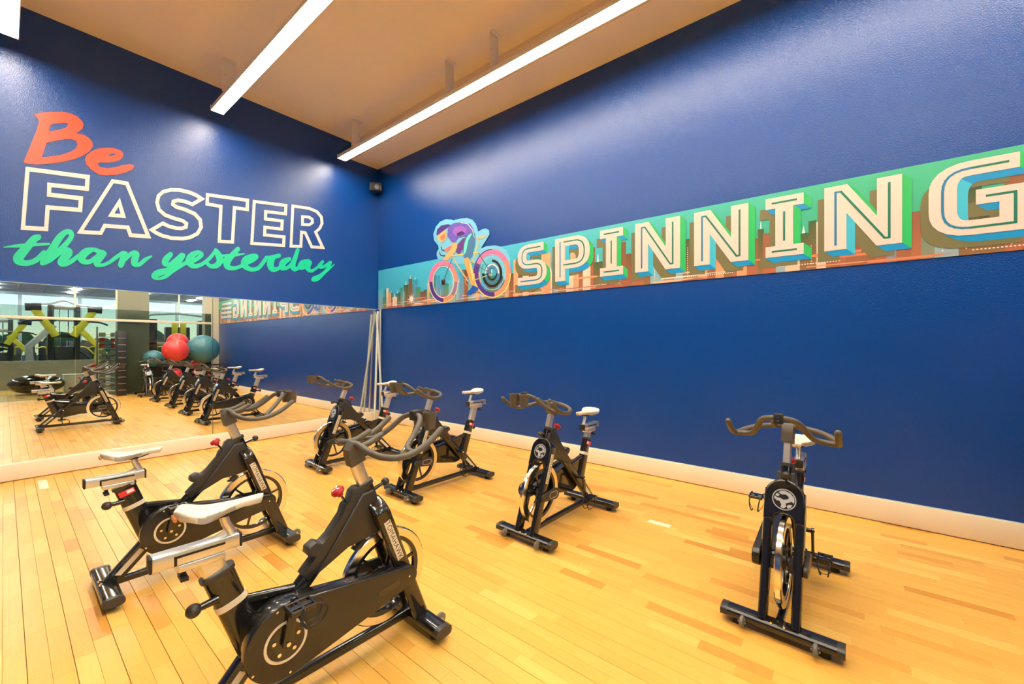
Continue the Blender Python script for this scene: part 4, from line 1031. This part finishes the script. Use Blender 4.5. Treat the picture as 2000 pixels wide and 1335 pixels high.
# cable machines
def machine(x, y, s, lab, seed):
    t = empty('cable_machine', (x, y, 0)); tag(t, lab, 'gym machine')
    for sy in (-1, 1): box('tower_post', (-.18*s, sy*.30*s-.07*s, .10*s), (.18*s, sy*.30*s+.07*s, 2.62*s), M['mblack'], t, .02)
    box('weight_stack', (-.12*s, -.22*s, .12*s), (.12*s, .22*s, 1.25*s), M['mblack'], t, .01)
    for zz in (1.55, 2.1, 2.5): box('cross_plate', (-.14*s, -.229*s, zz*s), (.14*s, .229*s, (zz+.12)*s), M['mblack' if zz < 2 else 'mgrey'], t, .01)
    for q_ in (-.1, .1): cyl('guide_rod', (0, q_*s, 1.25*s), (0, q_*s, 2.5*s), .015, M['chrome'], t, 8)
    box('base_frame', (-.35*s, -1.25*s, .001), (.35*s, 1.25*s, .10*s), M['mblack'], t, .02)
    for sy in (-1, 1):
        tube('upper_arm', [(-.3*s, sy*.2*s, 1.6*s), (-.45*s, sy*.66*s, 2.45*s)], .07*s, M['myellow'], t, rb=.10*s, n=8, sq=6)
        tube('lower_arm', [(-.3*s, sy*.25*s, 1.95*s), (-.4*s, sy*.78*s, 1.25*s), (-.35*s, sy*.72*s, .2)], .07*s, M['myellow' if sy > 0 else 'mgrey'], t, rb=.09*s, n=8, sq=6)
        tube('pulley_head', [(-.45*s, sy*.52*s, 2.52*s), (-.45*s, sy*.86*s, 2.5*s)], .12*s, M['mblack'], t, n=12)
        tube('pull_bar', [(-.35*s, sy*.2*s, 2.1*s), (-.5*s, sy*.75*s, 2.08*s), (-.55*s, sy*1.0*s, 1.98*s)], .03*s, M['mblack'], t, n=8, smooth=4)
    tube('top_bar', [(-.2*s, -.7*s, 2.62*s), (-.2*s, -.3*s, 2.66*s), (-.2*s, 0, 2.78*s), (-.2*s, .3*s, 2.66*s), (-.2*s, .7*s, 2.62*s)], .035*s, M['mgrey'], t, n=8, smooth=4)
    box('seat_pad', (-.9*s, -.17*s, .42), (-.4*s, .17*s, .52), M['mblack'], t, .03)
    cyl('seat_support', (-.65*s, 0, .1), (-.65*s, 0, .42), .04, M['mgrey'], t, 10)
    return t
m1 = mpt(125, 680, 17.0); machine(17.0, m1[1], 1.2, 'black cable machine with yellow arms beyond the glass, left of the dumbbell tower', 1)
m2 = mpt(-2, 680, 19.5); machine(19.5, m2[1], 1.0, 'second yellow armed cable machine, at the left edge of the mirror', 2)
t = empty('multi_station', (14.0, mpt(348, 680, 14.0)[1], 0)); tag(t, 'gym frame with curved chin bars and yellow back panels beyond the ball stand', 'gym machine')
for sy in (-1, 1):
    box('column', (-.1, sy*.92-.24, 0), (.25, sy*.92+.24, 2.6), M['mblack'], t, .02)
    tube('chin_bar', [(-.2, sy*1.15, 2.55), (-.15, sy*.9, 2.75), (-.1, sy*.4, 2.82), (-.1, 0, 2.86)], .04, M['mgrey'], t, n=8, smooth=4)
    tube('handle_hook', [(-.2, sy*1.15, 2.55), (-.25, sy*1.3, 2.4), (-.3, sy*1.2, 2.2)], .025, M['mblack'], t, n=8, smooth=4)
    box('back_panel', (-.16, sy*.14-.10, 1.75), (-.11, sy*.14+.10, 2.5), M['myellow'], t, .02)
box('centre_stack', (0, -.4, .3), (.3, .4, 2.3), M['mblack'], t, .02)
box('crossbeam', (-.1, -1.1, 1.55), (.2, 1.1, 1.68), M['mgrey'], t, .02)
box('side_board', (-.25, -1.35, .9), (-.2, -1.0, 1.75), M['myellow'], t, .02)

def weight_machine(x, y, rz, lab):
    t = empty('weight_machine', (x, y, 0), R(rz)); tag(t, lab, 'gym machine', 'black weight machines farther back in the gym')
    box('stack_housing', (-.15, .25, 0), (.15, .6, 1.75), M['mblack'], t, .03)
    tube('frame_tube', [(0, .6, .06), (0, -.6, .06), (0, -.55, .9), (0, .2, 1.5)], .045, M['mblack'], t, n=8)
    box('seat_pad', (-.2, -.35, .48), (.2, .05, .56), M['mblack'], t, .03); box('back_pad', (-.18, .03, .57), (.18, .1, 1.2), M['mblack'], t, .03)
    for sx in (-1, 1): tube('press_arm', [(sx*.2, .35, 1.4), (sx*.45, .0, 1.45), (sx*.5, -.35, 1.1)], .03, M['myellow'], t, n=8, smooth=3)
for k_, (u_, X_) in enumerate(((20, 24.0), (60, 22.5), (98, 24.5), (150, 22.5), (185, 24.0), (320, 21.0), (385, 22.0))):
    weight_machine(X_, mpt(u_, 680, X_)[1], 70 + 25*k_, 'black weight machine with yellow press arms far back in the gym, %s from the left' % ('first', 'second', 'third', 'fourth', 'fifth', 'sixth', 'last')[k_])
# dumbbell tower and bench, storage cabinet
TY = mpt(211, 700, 10.95)[1]
tw = empty('dumbbell_tower', (10.95, TY, 0)); tag(tw, 'tall white tower rack for dumbbells behind the glass', 'rack')
box('tower_base', (-.25, -.28, .001), (.25, .28, .08), M['white'], tw, .01)
for sy in (-1, 1): box('tower_post', (-.03, sy*.25-.02, .081), (.03, sy*.25+.02, 2.15), M['mgrey'], tw, .004)
for k in range(10): 
    box('tower_shelf', (-.12, -.23, .15+k*.185), (.12, .23, .165+k*.185), M['mgrey'], tw)
for k in range(10):
    d = empty('dumbbell', (10.95, TY, .242+k*.185)); red = k in (7, 8)
    ON = ('lowest', 'second lowest', 'third from the bottom', 'fourth from the bottom', 'fifth from the bottom', 'sixth from the bottom', 'seventh from the bottom', 'lower red', 'upper red', 'topmost')
    tag(d, ('%s ended dumbbell on the dumbbell tower' % ON[k]) if red else 'pale dumbbell on the white tower rack, %s' % ON[k], 'dumbbell', 'dumbbells on the tower')
    for sy in (-1, 1):
        bm = bmesh.new(); cyl_bm(bm, (0, sy*.06, 0), (0, sy*.21, 0), .074, 6, .068); bev(bm, .008, 1, 40); obj('dumbbell_head', bm, M['redball' if red else 'hexw'], d)
    cyl('dumbbell_handle', (0, -.09, 0), (0, .09, 0), .015, M['chrome'], d, 12)
t = empty('mat_cabinet', (10.02, mpt(237, 700, 10.02)[1], 0)); tag(t, 'tall narrow black cabinet beside the cream wall pier', 'cabinet')
box('cabinet_body', (-.19, -.12, .001), (.19, .10, 2.0), M['mblack'], t, .01)
for k in range(9): box('cabinet_shelf', (-.205, -.1, .17+k*.2), (-.19, .08, .185+k*.2), M['mgrey'], t)
t = empty('red_bucket', (13.0, mpt(190, 697, 13.0)[1], .571)); tag(t, 'small red box on the bench beyond the glass', 'box')
box('bucket_body', (-.15, -.16, 0), (.15, .16, .3), M['redball'], t, .02); box('bucket_lid', (-.16, -.17, .3), (.16, .17, .33), M['redball'], t, .005)
t = empty('white_bench', (13.0, mpt(185, 730, 13.0)[1], 0)); tag(t, 'low white storage bench beyond the glass', 'bench')
box('bench_body', (-.3, -.75, .001), (.3, .55, .55), M['white'], t, .02); box('bench_top', (-.32, -.77, .551), (.32, .57, .549+.02), M['hexw'], t, .004)
# big dark rounded drum seen at the far left of the mirror
q = mpt(72, 738, 12.6); t = empty('floor_drum', (12.6, q[1], 0)); tag(t, 'large dark glossy rounded bag lying on the floor beyond the bikes', 'bag')
bm = bmesh.new(); ball_bm(bm, (0, 0, .31), 1, 32, 20, (.42, .62, .305)); obj('bag_body', bm, M['black'], t, 80)
tube('bag_strap', [(-.2, -.35, .50), (-.22, -.1, .59), (-.2, .12, .58)], .02, M['rubber'], t, rb=.006, n=8, smooth=4)
